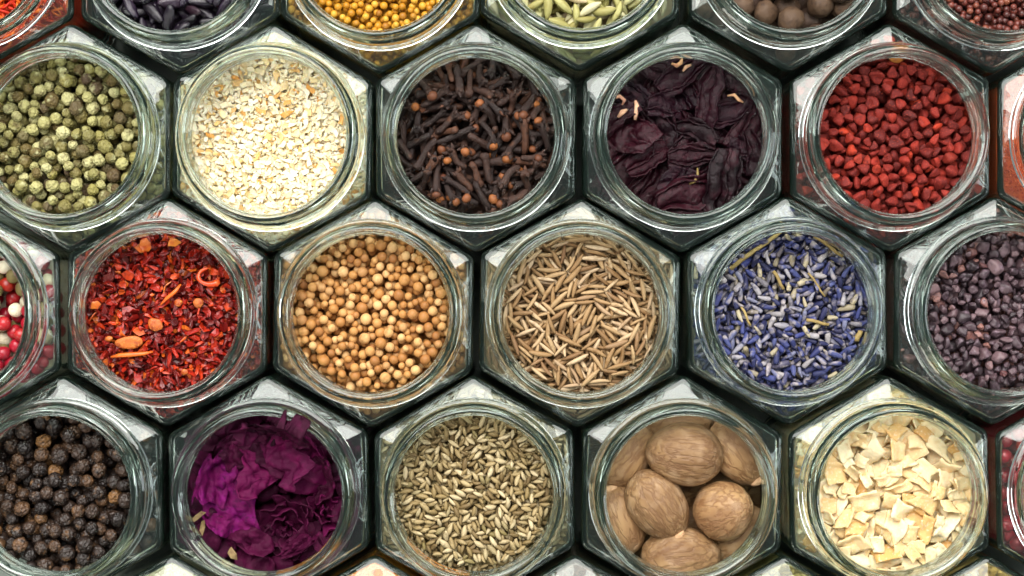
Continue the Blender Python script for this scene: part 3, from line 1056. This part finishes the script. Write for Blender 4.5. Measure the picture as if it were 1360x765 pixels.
# ---- black salt crystals
x, y = jar(1322, 413, 'hexagonal glass jar of mauve grey black salt crystals', 12)
m = spice_mat('black_salt', [(0.0, '#2e2327'), (0.3, '#46363c'), (0.6, '#5c474c'), (0.82, '#786064'), (0.93, '#96695f'), (1.0, '#603838')], 0.45,
              [(0.5, '#8a7480', 0.55, 0.8), (0.9, '#33262e', 0.54, 0.8)], ('noise', 1.8, 0.4, 0.35), spec=0.5)
def lump(seed, r):
    """worn crystal: a faceted hull softened and pitted"""
    rnd = random.Random(seed)
    dirs = [np.array(Vector((rnd.gauss(0, 1), rnd.gauss(0, 1), rnd.gauss(0, 1))).normalized()) for _ in range(17)]
    hs = [rnd.uniform(0.58, 1.0) for _ in dirs]
    asp = np.array([rnd.uniform(0.9, 1.3), 1.0, rnd.uniform(0.75, 1.0)])
    V, F = ico(3)
    out = []
    for v in V:
        k = 1.15
        for d, h in zip(dirs, hs):
            c = float(np.dot(d, v))
            if c > 0.3: k = min(k, h / c)
        k *= 1 + 0.10 * nz(v, 1.6, seed) + 0.06 * nz(v, 4.0, seed)
        out.append(v * r * k * asp)
    return np.array(out), F
V_ = [Variant('salt_crystal', lump(k + 80, 1.9), m, True, low=rock(k + 80, 1.7, 12, (1.15, 1.0, 0.85))) for k in range(10)]
b = Bed(x, y, 46.6, 8.0, 0.26, 22)
b.fill(V_, tilt=9, scale=(0.4, 1.25), tries=6, nmax=2500)
realise(b, V_, 'salt_crystal', 'black salt crystal', 'of the black salt jar', 'salt crystal', 'black salt crystals',
        'salt_fill', 'packed black salt under the top layer of its jar')

# ================================================================== ROW THREE
# ---- black peppercorns
x, y = jar(82, 652, 'hexagonal glass jar of wrinkled black peppercorns', 13)
m = spice_mat('black_peppercorn_skin', [(0.0, '#1e1613'), (0.4, '#2e221c'), (0.7, '#413025'), (0.9, '#573e2a'), (0.96, '#7c5832'), (1.0, '#282022')], 0.45,
              [(0.9, '#1a1311', 0.5, 0.7), (0.5, '#7a5734', 0.6, 0.8)], ('voronoi', 0.85, 0.7, 0.5), spec=0.5)
V_ = [Variant('black_peppercorn', wrinkled(k + 9, 1.95, 4, 0.26, 2.1, 0.2), m, low=wrinkled(k + 9, 2.2, 2, 0.14, 1.9, 0.15)) for k in range(9)]
b = Bed(x, y, 45.6, 11.5, 0.3, 23)
b.fill(V_, tilt=9, scale=(0.8, 1.18), tries=7)
realise(b, V_, 'black_peppercorn', 'black peppercorn', 'of the black pepper jar', 'peppercorn', 'black peppercorns',
        'black_peppercorn_fill', 'packed black peppercorns under the top layer of their jar')

# ---- rose petals and buds
x, y = jar(356, 652, 'hexagonal glass jar of dried purple rose blossoms', 14)
m = spice_mat('rose_petal', [(0.0, '#33041f'), (0.5, '#42062a'), (1.0, '#260318')], 0.6,
              [(0.35, '#560a38', 0.5, 0.8)], ('noise', 1.4, 0.6, 0.6), spec=0.15)
mbr = spice_mat('rose_petal_bright', [(0.0, '#66084a'), (1.0, '#56063e')], 0.6, [(0.25, '#780e66', 0.45, 0.75), (0.8, '#400432', 0.5, 0.72)], ('noise', 1.4, 0.6, 0.6), spec=0.15)
mpk = spice_mat('rose_petal_pink', [(0.0, '#58083a'), (1.0, '#46062e')], 0.6, [(0.3, '#6c0e46', 0.45, 0.8)], ('noise', 1.4, 0.6, 0.6), spec=0.15)
V_ = []
for k in range(6):
    rnd = random.Random(k + 40)
    L = rnd.uniform(8, 12); ph = rnd.uniform(0, 6)
    def fn(u, v, L=L, ph=ph, k=k):
        xx = (u - 0.5) * L; w = L * 0.8 * math.sin(math.pi * (0.12 + 0.76 * u)) ** 0.6
        yy = (v - 0.5) * w
        return (xx, yy, 0.9 * math.sin(u * 5 + ph) + 0.7 * math.sin(v * 8 + ph * 2) + 0.8 * nz((xx, yy, 0), 0.35, k))
    V_.append(Variant('rose_petal', slab(fn, 12, 10, 0.3), m, True, spin=False))
b = Bed(x, y, 42.5, 9.0, 0.35, 24)
b.fill(V_, tilt=0.4, scale=(0.8, 1.1), tries=6, shrink=0.85, stop=20)
realise(b, V_, 'rose_petal', 'loose rose petal', 'of the rose jar', 'petal', 'loose rose petals',
        'rose_fill', 'packed rose petals under the blossoms in their jar')
ROSE = (x, y)
def rose(px, py, z, R, n, tilt, mats, label, seed, Hh=6.0, open_=0.5):
    """a dried blossom: overlapping curled petals spiralling out of the heart"""
    X, Y = PXY(px, py)
    e = bpy.data.objects.new('rose_blossom', None)
    e.empty_display_size = 0.003
    e.location = (X * MM, Y * MM, z * MM); e.rotation_euler = tilt
    COL.objects.link(e)
    tag(e, label, 'rose blossom', 'dried rose blossoms')
    rnd = random.Random(seed)
    for i in range(n):
        t = (i + 0.6) / n
        r = R * t ** 0.85 * 0.95
        span = 2.3 - 0.9 * t + rnd.uniform(-0.2, 0.3)
        a0 = i * 2.4 + rnd.uniform(-0.3, 0.3)
        hh = Hh * (1.0 - 0.35 * t) * rnd.uniform(0.85, 1.1)
        p1, p2 = rnd.uniform(0, 6), rnd.uniform(0, 6)
        def fn(u, v):
            s = (u - 0.5) * 2
            a = a0 + s * span / 2
            edge = 1 - 0.25 * abs(s) ** 2.5
            zz = -Hh * 0.8 + (hh + Hh * 0.0) * v * edge
            flare = open_ * t * 2.6 * max(0, v - 0.45) ** 1.5 * R * 0.35
            rr = r * (0.45 + 0.55 * min(1, v * 1.5) ** 0.6) + flare
            ruf = (0.35 + 0.5 * t) * v * (math.sin(s * 5 + p1) + 0.6 * math.sin(s * 9 + p2))
            rr += 0.8 * ruf + 1.3 * nz((math.cos(a) * r, math.sin(a) * r, v * 3), 0.35, seed + i) + 0.5 * nz((math.cos(a) * r, math.sin(a) * r, v * 4), 0.9, seed + i)
            zz += 0.5 * ruf * v - 0.5 * t * v * v + 1.0 * v * nz((math.cos(a) * r, math.sin(a) * r, i), 0.5, seed)
            return (rr * math.cos(a), rr * math.sin(a), zz)
        V, F = slab(fn, 22, 9, 0.28)
        link('petal', to_mesh('petal', V, F, mats[i % len(mats)]), parent=e)
    return e
rose(378, 706, 45.5, 9.0, 13, (-0.15, -0.1, 2.0), [m, m], 'dark purple rose blossom tightly whorled at the lower rim', 8, 5.0, 0.25)
rose(434, 676, 45.6, 6.0, 9, (0.1, 0.5, 1.0), [m, mpk], 'small dark rose blossom pressed against the right rim', 12, 5.0, 0.3)
def fan_petal(px, py, z, size, yaw, pitch, roll, mat, label, seed, spread=1.15, cup=0.3, pleat=0.5, group='large loose rose petals'):
    """dried petal: a fan from its base, pleated along its veins, crumpled, its lip curled back"""
    X, Y = PXY(px, py)
    rnd = random.Random(seed)
    p1, p2, p3 = rnd.uniform(0, 6), rnd.uniform(0, 6), rnd.uniform(0, 6)
    def fn(u, v):
        s = (u - 0.5) * 2
        a = s * spread * (0.55 + 0.85 * v - 0.45 * v * v) + 0.4 * nz((v * 2.5, s * 1.5, 0), 1.0, seed)
        edge = 1 - 0.18 * s * s + 0.10 * math.sin(s * 7 + p1) + 0.10 * nz((s * 5, 0, 2), 1.0, seed) + 0.05 * nz((s * 14, 0, 5), 1.0, seed)
        r = size * v * edge
        xx, yy = r * math.cos(a), r * math.sin(a)
        zz = cup * r * (s * s) * 0.9 - 0.035 * r * r * (0.3 + cup)
        zz += pleat * v * (math.sin(s * 8 + p2 + 1.5 * v) + 0.6 * math.sin(s * 17 + p3)) * 0.7
        zz += 2.6 * nz((xx, yy, 0), 0.2, seed) + 2.0 * nz((xx, yy, 4), 0.42, seed) + 0.6 * nz((xx, yy, 8), 1.0, seed)
        zz -= 2.0 * abs(s) ** 4 * v
        zz -= 1.8 * max(0, v - 0.75) ** 1.5 * 4 * (0.6 + 0.5 * math.sin(s * 4 + p1))
        return (xx - size * 0.5, yy, zz)
    V, F = slab(fn, 52, 34, 0.32)
    W = V @ np.array(Euler((roll, -pitch, yaw), 'XYZ').to_matrix()).T + np.array([X - ROSE[0], Y - ROSE[1], 0])
    r = np.hypot(W[:, 0], W[:, 1])
    lim = np.where(r > 12, 12 + 5.6 * (1 - np.exp(-(r - 12) / 5.6)), r)       # the glass holds them in
    free = np.clip((W[:, 2] + z - 58.3) / 1.2, 0, 1)                              # above the rim nothing does
    lim = lim + free * np.clip(np.minimum(r, 21.5) - lim, 0, None)
    W[:, :2] *= (lim / np.maximum(r, 1e-6))[:, None]
    W[:, 2] += 0.35 * np.maximum(0, r - 14) * (1 - free)
    o = link('rose_petal', to_mesh('rose_petal', W, F, mat), (ROSE[0], ROSE[1], z))
    return tag(o, label, 'petal', group)
PI = math.pi
fan_petal(300, 672, 47.6, 21, 2.5, 0.25, 0.0, mbr, 'large bright magenta rose petal fanning out to the left rim', 3, 1.0, 0.15, 0.35)
fan_petal(278, 640, 48.6, 15, 2.0, 0.35, 0.3, mbr, 'smaller magenta rose petal overlapping the large fan at the left', 14, 0.9, 0.3, 0.5)
fan_petal(318, 592, 47.5, 14, 1.2, 0.2, -0.2, m, 'dark purple rose petal tucked above the large magenta one', 7, 1.2, 0.4, 0.6)
fan_petal(398, 616, 48.6, 15, 0.4, 0.45, 0.4, mpk, 'broad wine pink rose petal folded across the middle of the jar', 21, 1.3, 0.35, 0.7)
fan_petal(372, 606, 50.2, 13, 0.9, 0.55, -0.5, mpk, 'wine pink rose petal standing behind the broad middle one', 22, 1.2, 0.45, 0.7)
fan_petal(412, 592, 49.0, 13, 0.1, 0.5, 0.4, mpk, 'wine pink rose petal curled toward the upper right rim', 23, 1.2, 0.5, 0.6)
fan_petal(346, 628, 50.0, 10, 2.6, 0.7, 0.6, mpk, 'small wine pink rose petal leaning left over the magenta fan', 24, 1.1, 0.5, 0.5)
fan_petal(436, 632, 46.8, 11, -0.4, 0.3, 0.2, m, 'dark rose petal crumpled against the right rim', 25, 1.2, 0.4, 0.7)
fan_petal(368, 565, 55.0, 16, 1.5, 0.95, 0.1, m, 'dark ruffled rose petal rising over the upper rim', 26, 1.1, 0.55, 0.9)
fan_petal(386, 562, 56.0, 13, 1.3, 1.0, -0.3, m, 'small ruffled rose petal topping the tuft at the upper rim', 27, 1.0, 0.5, 0.9)
fan_petal(350, 561, 55.0, 12, 1.9, 0.9, 0.3, m, 'dark ruffled rose petal left of the tuft at the upper rim', 28, 1.0, 0.5, 0.8)
fan_petal(318, 712, 45.6, 12, -2.2, 0.1, 0.2, m, 'dark rose petal lying low at the lower left rim', 29, 1.2, 0.4, 0.6)
fan_petal(400, 735, 46.0, 11, -1.2, 0.3, 0.0, m, 'dark rose petal curling over the whorled blossom at the lower rim', 30, 1.1, 0.5, 0.7)
msep = spice_mat('rose_sepal', [(0, '#8a744e'), (1, '#7c6844')], 0.7, [(0.9, '#6a4a3c', 0.5, 0.8)])
for (px, py, an, lab) in [(262, 686, 0.6, 'pale tan rose sepal at the left rim under the magenta petal'), (310, 738, -0.9, 'pale tan rose sepal at the lower left rim of the rose jar'),
                          (270, 700, 1.4, 'small tan rose sepal curled below the magenta petal')]:
    X, Y = PXY(px, py)
    o = link('rose_sepal', to_mesh('rose_sepal', *chip(int(px), 3.8, 1.5, 0.25, 2.0, 0.5), msep, False), (X, Y, 47.2), rot=(0.2, 0.1, an))
    tag(o, lab, 'sepal', 'rose sepals')

# ---- fennel (small olive seeds)
x, y = jar(630, 652, 'hexagonal glass jar of tiny olive tan anise seeds', 15)
m = spice_mat('anise_seed', [(0.0, '#6a5636'), (0.3, '#8f7a50'), (0.6, '#ae9a70'), (0.85, '#c8b690'), (1.0, '#7e7044')], 0.6,
              [(0.8, '#6a5834', 0.55, 0.8)], None)
V_ = [Variant('anise_seed', spindle(k + 30, 3.0, 0.60, 10, 7, 0.16, 0.12, 0.6), m) for k in range(8)]
b = Bed(x, y, 47.8, 3.2, 0.18, 25)
b.fill(V_, tilt=0.35, scale=(0.75, 1.15), tries=6, shrink=0.9, nmax=3500)
realise(b, V_, 'anise_seed', 'anise seed', 'of the anise jar', 'seed', 'anise seeds',
        'anise_fill', 'packed anise seeds around and under the largest ones in view', long=True)

# ---- nutmegs
x, y = jar(906, 652, 'hexagonal glass jar of whole brown nutmegs', 16)
def nutmeg_mat():
    g = NT('nutmeg_shell')
    out = g.n('ShaderNodeOutputMaterial'); p = g.n('ShaderNodeBsdfPrincipled')
    g.l(p.outputs[0], out.inputs[0])
    tc = g.n('ShaderNodeTexCoord'); oi = g.n('ShaderNodeObjectInfo')
    mp = g.n('ShaderNodeMapping'); mp.inputs['Scale'].default_value = (110, 420, 420)
    g.l(tc.outputs['Object'], mp.inputs[0])
    va = g.n('ShaderNodeVectorMath', operation='ADD')
    mu = g.n('ShaderNodeMath', operation='MULTIPLY'); mu.inputs[1].default_value = 61.0
    g.l(oi.outputs['Random'], mu.inputs[0]); g.l(mp.outputs[0], va.inputs[0]); g.l(mu.outputs[0], va.inputs[1])
    n1 = g.n('ShaderNodeTexNoise'); n1.inputs['Scale'].default_value = 1.3; n1.inputs['Detail'].default_value = 5; n1.inputs['Distortion'].default_value = 0.25
    g.l(va.outputs[0], n1.inputs['Vector'])
    # ridged veins
    ab = g.n('ShaderNodeMath', operation='SUBTRACT'); ab.inputs[1].default_value = 0.5
    g.l(n1.outputs[0], ab.inputs[0])
    a2 = g.n('ShaderNodeMath', operation='ABSOLUTE'); g.l(ab.outputs[0], a2.inputs[0])
    mr = g.n('ShaderNodeMapRange'); mr.inputs['From Max'].default_value = 0.09
    g.l(a2.outputs[0], mr.inputs['Value'])
    n2 = g.n('ShaderNodeTexNoise'); n2.inputs['Scale'].default_value = 0.5; n2.inputs['Detail'].default_value = 3
    g.l(va.outputs[0], n2.inputs['Vector'])
    rp = g.n('ShaderNodeValToRGB')
    rp.color_ramp.elements[0].position = 0.3; rp.color_ramp.elements[0].color = lin('#815f3e')
    rp.color_ramp.elements[1].position = 0.7; rp.color_ramp.elements[1].color = lin('#a5835a')
    g.l(n2.outputs[0], rp.inputs[0])
    mx = g.n('ShaderNodeMix', data_type='RGBA')
    mxr = g.n('ShaderNodeMapRange'); mxr.inputs['To Min'].default_value = 0.38
    g.l(mr.outputs[0], mxr.inputs['Value']); g.l(mxr.outputs[0], mx.inputs[0]); mx.inputs[6].default_value = lin('#6e4a2e'); g.l(rp.outputs[0], mx.inputs[7])
    hv = g.n('ShaderNodeHueSaturation')
    vr = g.n('ShaderNodeMapRange'); vr.inputs['To Min'].default_value = 0.80; vr.inputs['To Max'].default_value = 1.12
    g.l(oi.outputs['Random'], vr.inputs['Value']); g.l(vr.outputs[0], hv.inputs['Value'])
    g.l(mx.outputs[2], hv.inputs['Color'])
    n3 = g.n('ShaderNodeTexNoise'); n3.inputs['Scale'].default_value = 260.0; n3.inputs['Detail'].default_value = 5
    g.l(tc.outputs['Object'], n3.inputs['Vector'])
    m3 = g.n('ShaderNodeMapRange'); m3.inputs['From Min'].default_value = 0.5; m3.inputs['From Max'].default_value = 0.8; m3.inputs['To Max'].default_value = 0.4
    g.l(n3.outputs[0], m3.inputs['Value'])
    mz = g.n('ShaderNodeMix', data_type='RGBA'); mz.inputs[7].default_value = lin('#c9ad8c')
    g.l(m3.outputs[0], mz.inputs[0]); g.l(hv.outputs[0], mz.inputs[6])
    g.l(mz.outputs[2], p.inputs['Base Color'])
    p.inputs['Roughness'].default_value = 0.5
    p.inputs['Specular IOR Level'].default_value = 0.35
    b = g.n('ShaderNodeBump'); b.inputs['Strength'].default_value = 0.4; b.inputs['Distance'].default_value = 0.0005
    g.l(mr.outputs[0], b.inputs['Height']); g.l(b.outputs[0], p.inputs['Normal'])
    return g.m
mn = nutmeg_mat()
mtip = spice_mat('nutmeg_scar', [(0, '#d8b48c'), (1, '#c8a078')], 0.65, [(0.8, '#a87a50', 0.5, 0.8)], ('noise', 1.5, 0.4, 0.3))
def nutmeg(px, py, z, a, bb, yaw, pitch, label, seed, tip=0):
    X, Y = PXY(px, py)
    V, F = ico(5)
    out = []
    for v in V:
        t = v[0]
        w = 1 - 0.10 * t
        p = np.array([t * a, v[1] * bb * w, v[2] * bb * 0.97 * w])
        p *= 1 + 0.035 * nz(v, 1.1, seed) + 0.03 * nz((v[0] * 0.5, v[1] * 1.8, v[2] * 1.8), 2.4, seed + 2) - 0.02 * max(0, 0.35 - abs(nz((v[0] * 0.6, v[1] * 2, v[2] * 2), 1.6, seed + 6)) * 3)
        out.append(p)
    o = link('nutmeg', to_mesh('nutmeg', out, F, mn), (X, Y, z), rot=Euler((0, -pitch, yaw), 'XYZ'))
    tag(o, label, 'nutmeg', 'whole nutmegs')
    if tip:
        tv, tf = blob(seed, (1.0, 1.8, 1.8), 0.2, 1.5, 3)
        link('scar', to_mesh('scar', tv + np.array([tip * (a * 0.86), 0, bb * 0.36]), tf, mtip), parent=o)
    return o
nutmeg(908, 603, 47.0, 9.5, 7.8, 3.05, 0.05, 'large pale nutmeg lying level at the top of the heap', 1)
nutmeg(874, 672, 46.2, 9.4, 7.0, -0.95, -0.15, 'brown nutmeg pointing its white tip down right', 2, tip=1)
nutmeg(962, 678, 46.4, 7.7, 7.3, 0.5, 0.9, 'nearly round nutmeg seen end on at the right of the heap', 3)
nutmeg(982, 604, 42.5, 9.2, 6.0, -0.95, -0.15, 'tan nutmeg with yellow tip behind the large pale one on the right', 4, tip=1)
nutmeg(826, 692, 42.0, 8.8, 6.2, -1.25, 0.1, 'reddish nutmeg squeezed against the lower left rim', 5, tip=-1)
nutmeg(834, 608, 41.6, 8.8, 6.2, 0.95, 0.1, 'shaded brown nutmeg squeezed against the upper left rim', 6)
nutmeg(905, 742, 44.0, 9.6, 7.4, 0.1, 0.0, 'broad striped nutmeg at the lower rim of the nutmeg jar', 7)
nutmeg(905, 566, 38.5, 8.6, 6.4, 0.05, 0.0, 'nutmeg mostly hidden behind the large pale one at the upper rim', 8)
nutmeg(985, 716, 37.5, 8.4, 6.6, 0.7, 0.0, 'shaded nutmeg low at the right under the round one', 9)
rest = [hex_core(20)]
rr = random.Random(5)
for k in range(34):
    a = rr.uniform(0, 6.28); r = rr.uniform(0, 17) if k < 14 else rr.uniform(13, 17.5)
    V, F = blob(k, (8.6, 6.6, 6.4), 0.05, 1.0, 2)
    M = np.array((Matrix.Rotation(rr.uniform(0, 6), 3, 'Z') @ Matrix.Rotation(rr.uniform(-0.4, 0.4), 3, 'Y')))
    rest.append((V @ M.T * 0.9 + np.array([r * math.cos(a) * 0.75, r * math.sin(a) * 0.75, rr.uniform(20, 33)]), F))
tag(link('nutmeg_fill', join_mesh('nutmeg_fill', rest, mn), (x, y, 0)), 'deeper nutmegs lying in the dark of their jar', 'spice', None, 'stuff')

# ---- garlic flakes
x, y = jar(1182, 652, 'hexagonal glass jar of thick cream garlic flakes', 17)
m = spice_mat('garlic_flake', [(0.0, '#dcac64'), (0.1, '#e9c88e'), (0.5, '#efd8a8'), (0.95, '#f3e2ba'), (1.0, '#d49c4c')], 0.5,
              [(0.3, '#e0b06c', 0.54, 0.8), (1.2, '#f8ecd2', 0.55, 0.8)], ('noise', 0.9, 0.6, 0.6), spec=0.4, sub=0.3)
def flake(seed, w, h, thick):
    """cut garlic slice: four-cornered, curled, with a turned-up edge"""
    rnd = random.Random(seed)
    c = [rnd.uniform(-0.26, 0.26) for _ in range(8)]
    cu, cv, tw, e = rnd.uniform(-0.5, 0.5), rnd.uniform(-0.5, 0.5), rnd.uniform(-0.6, 0.6), rnd.uniform(-1.3, 1.3)
    P = [(-1 + c[0], -1 + c[1]), (1 + c[2], -1 + c[3]), (1 + c[4], 1 + c[5]), (-1 + c[6], 1 + c[7])]
    def fn(u, v):
        x = (P[0][0] * (1 - u) + P[1][0] * u) * (1 - v) + (P[3][0] * (1 - u) + P[2][0] * u) * v
        y = (P[0][1] * (1 - u) + P[1][1] * u) * (1 - v) + (P[3][1] * (1 - u) + P[2][1] * u) * v
        y += 0.16 * math.sin(u * 4 + seed); x += 0.12 * math.sin(v * 4 + seed * 2)
        z = (cu * x * x + cv * y * y + tw * x * y) * w / 4 + e * 0.5 * max(0, u - 0.7) * w + 0.7 * nz((x, y, 0), 1.3, seed) + 0.3 * nz((x, y, 4), 3.0, seed)
        x += 0.13 * nz((u * 5, v * 5, 1), 1.0, seed); y += 0.13 * nz((u * 5, v * 5, 7), 1.0, seed)
        return (x * w / 2, y * h / 2, z)
    return slab(fn, 9, 8, thick)
V_ = []
for k in range(14):
    rnd = random.Random(k + 70)
    w = rnd.uniform(5.5, 9.5)
    V_.append(Variant('garlic_flake', flake(k + 100, w, w * rnd.uniform(0.55, 0.95), rnd.uniform(0.45, 0.8)), m, True, spin=False))
b = Bed(x, y, 46.8, 6.0, 0.26, 26)
b.fill(V_, tilt=0.4, scale=(0.5, 1.15), tries=6, shrink=0.78, nmax=1500)
realise(b, V_, 'garlic_flake', 'garlic flake', 'of the garlic flake jar', 'garlic flake', 'garlic flakes',
        'garlic_flake_fill', 'packed garlic flakes under the top layer of their jar')

# ---- pink peppercorns, cut by the frame
x, y = jar(1458, 652, 'hexagonal glass jar of pink peppercorns cut off by the frame', 18)
b = Bed(x, y, 47.0, 9.0, 0.3, 27)
PP = [Variant('pink_peppercorn', blob(k + 3, (1.95, 1.9, 1.88), 0.06, 1.0, 3), mr, low=blob(k + 3, (1.95, 1.9, 1.88), 0.06, 1.0, 2)) for k in range(4)]
b.fill(PP, tilt=9, scale=(0.85, 1.1), tries=7)
QP = ('pink_peppercorn', 'crimson peppercorn %s of the pink pepper jar', 'pink peppercorns')
realise_mixed(b, PP, [QP] * 4)

# ================================================================== ROW AT THE TOP
# ---- safflower threads
x, y = jar(-36, -55, 'hexagonal glass jar of orange safflower threads in the top corner', 19)
m = spice_mat('safflower', [(0.0, '#b81e0c'), (0.5, '#d8400f'), (1.0, '#e8741a')], 0.6, [(0.8, '#a8200c', 0.5, 0.8)])
V_ = [Variant('safflower_thread', spindle(k + 90, 4.0, 0.42, 5, 6, 0.1, 0.25), m) for k in range(6)]
b = Bed(x, y, 47.5, 2.6, 0.22, 28)
b.fill(V_, tilt=0.35, scale=(0.7, 1.3), tries=3, nmax=3000, shrink=0.85)
mass_only(b, V_, 'safflower_threads', 'orange red safflower threads packed in the top corner jar')

# ---- dark shrivelled berries
x, y = jar(238, -55, 'hexagonal glass jar of shrivelled purple black berries', 20)
m = spice_mat('dark_berry', [(0.0, '#120d14'), (0.5, '#1c1420'), (0.85, '#281c2e'), (1.0, '#301a1c')], 0.28, [(0.6, '#342838', 0.58, 0.8)], ('noise', 1.2, 0.5, 0.5), spec=0.6)
V_ = []
for k in range(6):
    V, F = blob(k + 33, (3.3, 1.35, 1.1), 0.18, 1.2, 3, 0.12, 1.6)
    V_.append(Variant('dark_berry', (V, F), m, low=blob(k + 33, (3.3, 1.35, 1.1), 0.18, 1.2, 2)))
b = Bed(x, y, 47.0, 5.5, 0.28, 29)
b.fill(V_, tilt=0.4, scale=(0.8, 1.2), tries=6, shrink=0.9)
realise(b, V_, 'dark_berry', 'dark berry', 'of the berry jar', 'berry', 'dark dried berries',
        'dark_berry_fill', 'packed dark berries under the top layer of their jar')

# ---- yellow mustard
x, y = jar(505, -55, 'hexagonal glass jar of yellow mustard seeds', 21)
m = spice_mat('yellow_mustard', [(0.0, '#a86e16'), (0.35, '#c68c24'), (0.75, '#d4a23a'), (1.0, '#96601a')], 0.45, [(0.8, '#a87018', 0.58, 0.8)])
V_ = [Variant('mustard_seed', blob(k, (0.92, 0.9, 0.88), 0.03, 1.0, 2), m) for k in range(4)]
b = Bed(x, y, 47.4, 3.6, 0.18, 30)
b.fill(V_, tilt=0.2, scale=(0.85, 1.12), tries=4, nmax=4000)
mass_only(b, V_, 'yellow_mustard_seeds', 'golden yellow mustard seeds filling the jar at the top edge')

# ---- pale green fennel
x, y = jar(771, -58, 'hexagonal glass jar of pale green fennel seeds', 22)
m = spice_mat('green_fennel', [(0.0, '#8a8248'), (0.35, '#a8a468'), (0.7, '#c6c290'), (0.9, '#d2c8a4'), (1.0, '#b89c74')], 0.55, [(0.6, '#8a7a40', 0.55, 0.8)])
V_ = [Variant('fennel_seed', spindle(k + 55, 6.6, 1.15, 12, 8, 0.14, 0.09, 0.6), m) for k in range(7)]
b = Bed(x, y, 47.2, 5.0, 0.26, 31)
b.fill(V_, tilt=0.3, scale=(0.75, 1.15), tries=6, shrink=0.9)
realise(b, V_, 'fennel_seed', 'fennel seed', 'of the fennel jar', 'seed', 'green fennel seeds',
        'fennel_fill', 'packed fennel seeds under the top layer of their jar', long=True)

# ---- allspice
x, y = jar(1046, -57, 'hexagonal glass jar of large dark brown allspice berries', 23)
m = spice_mat('allspice', [(0.0, '#3c2c24'), (0.5, '#54402f'), (1.0, '#6a5240')], 0.6, [(0.6, '#33241c', 0.5, 0.75)], ('noise', 1.2, 0.5, 0.5))
V_ = [Variant('allspice_berry', wrinkled(k + 70, 3.5, 3, 0.1, 1.6, 0.2), m, low=blob(k + 70, (3.5, 3.4, 3.3), 0.06, 0.9, 2)) for k in range(4)]
b = Bed(x, y, 46.0, 13.0, 0.35, 32)
b.fill(V_, tilt=9, scale=(0.85, 1.12), tries=6)
realise(b, V_, 'allspice_berry', 'allspice berry', 'of the allspice jar', 'berry', 'allspice berries',
        'allspice_fill', 'packed allspice berries under the top layer of their jar')

# ---- brown mustard
x, y = jar(1320, -55, 'hexagonal glass jar of dark reddish mustard seeds', 24)
m = spice_mat('brown_mustard', [(0.0, '#3a1a18'), (0.4, '#552620'), (0.8, '#6e342a'), (1.0, '#7e4630')], 0.4, None, None, spec=0.5)
V_ = [Variant('mustard_seed', blob(k + 5, (0.92, 0.9, 0.88), 0.03, 1.0, 2), m) for k in range(4)]
b = Bed(x, y, 47.0, 3.6, 0.18, 33)
b.fill(V_, tilt=0.2, scale=(0.8, 1.15), tries=4, nmax=4000)
mass_only(b, V_, 'brown_mustard_seeds', 'small dark reddish mustard seeds filling the top right jar')

# ================================================================== ROW AT THE BOTTOM (only the tips show)
def tip_jar(px, label, seed, cols, nm, flabel, size, asp):
    x, y = jar(px, 891, label, seed)
    m = spice_mat(nm, cols, 0.75, [(0.8, '#8a6a3a', 0.66, 0.9)] if nm not in ('turmeric_powder', 'cream_powder') else None)
    V_ = [Variant(nm + '_grain', rock(k + seed, size, 8, asp), m, False) for k in range(5)]
    b = Bed(x, y, 46.5, size * 3.2, max(0.2, size / 3), seed + 40)
    b.fill(V_, tilt=0.5, scale=(0.6, 1.3), tries=3, nmax=2400)
    mass_only(b, V_, nm, flabel)
tip_jar(225, 'hexagonal glass jar tip with pale cream powder at the bottom edge', 25, [(0, '#c8bc98'), (0.5, '#d8cfae'), (1, '#e0d8bc')], 'cream_powder', 'pale cream powder in the jar tip under the rose jar', 0.6, (1, 1, 0.8))
tip_jar(495, 'hexagonal glass jar tip with bright orange turmeric at the bottom edge', 26, [(0, '#fa9600'), (0.5, '#ffa000'), (1, '#ffac00')], 'turmeric_powder', 'bright orange turmeric in the jar tip at the bottom edge', 0.6, (1, 1, 0.8))
tip_jar(766, 'hexagonal glass jar tip with dull brown spice at the bottom edge', 27, [(0, '#6a4a3c'), (0.5, '#7a5a48'), (1, '#8a6a54')], 'brown_spice', 'dull brown spice in the jar tip between anise and nutmeg', 0.9, (1, 1, 0.8))
tip_jar(1042, 'hexagonal glass jar tip with yellow green herb at the bottom edge', 28, [(0, '#8a7a3c'), (0.5, '#b09a50'), (1, '#c8b470')], 'green_herb', 'yellow green herb pieces in the jar tip at the bottom edge', 1.0, (1.6, 0.9, 0.5))
tip_jar(1312, 'hexagonal glass jar tip with golden seeds at the bottom edge', 29, [(0, '#b08a40'), (0.5, '#d0ac60'), (1, '#b4905a')], 'golden_seed', 'golden seeds in the jar tip at the lower right edge', 1.3, (1.3, 1, 0.8))
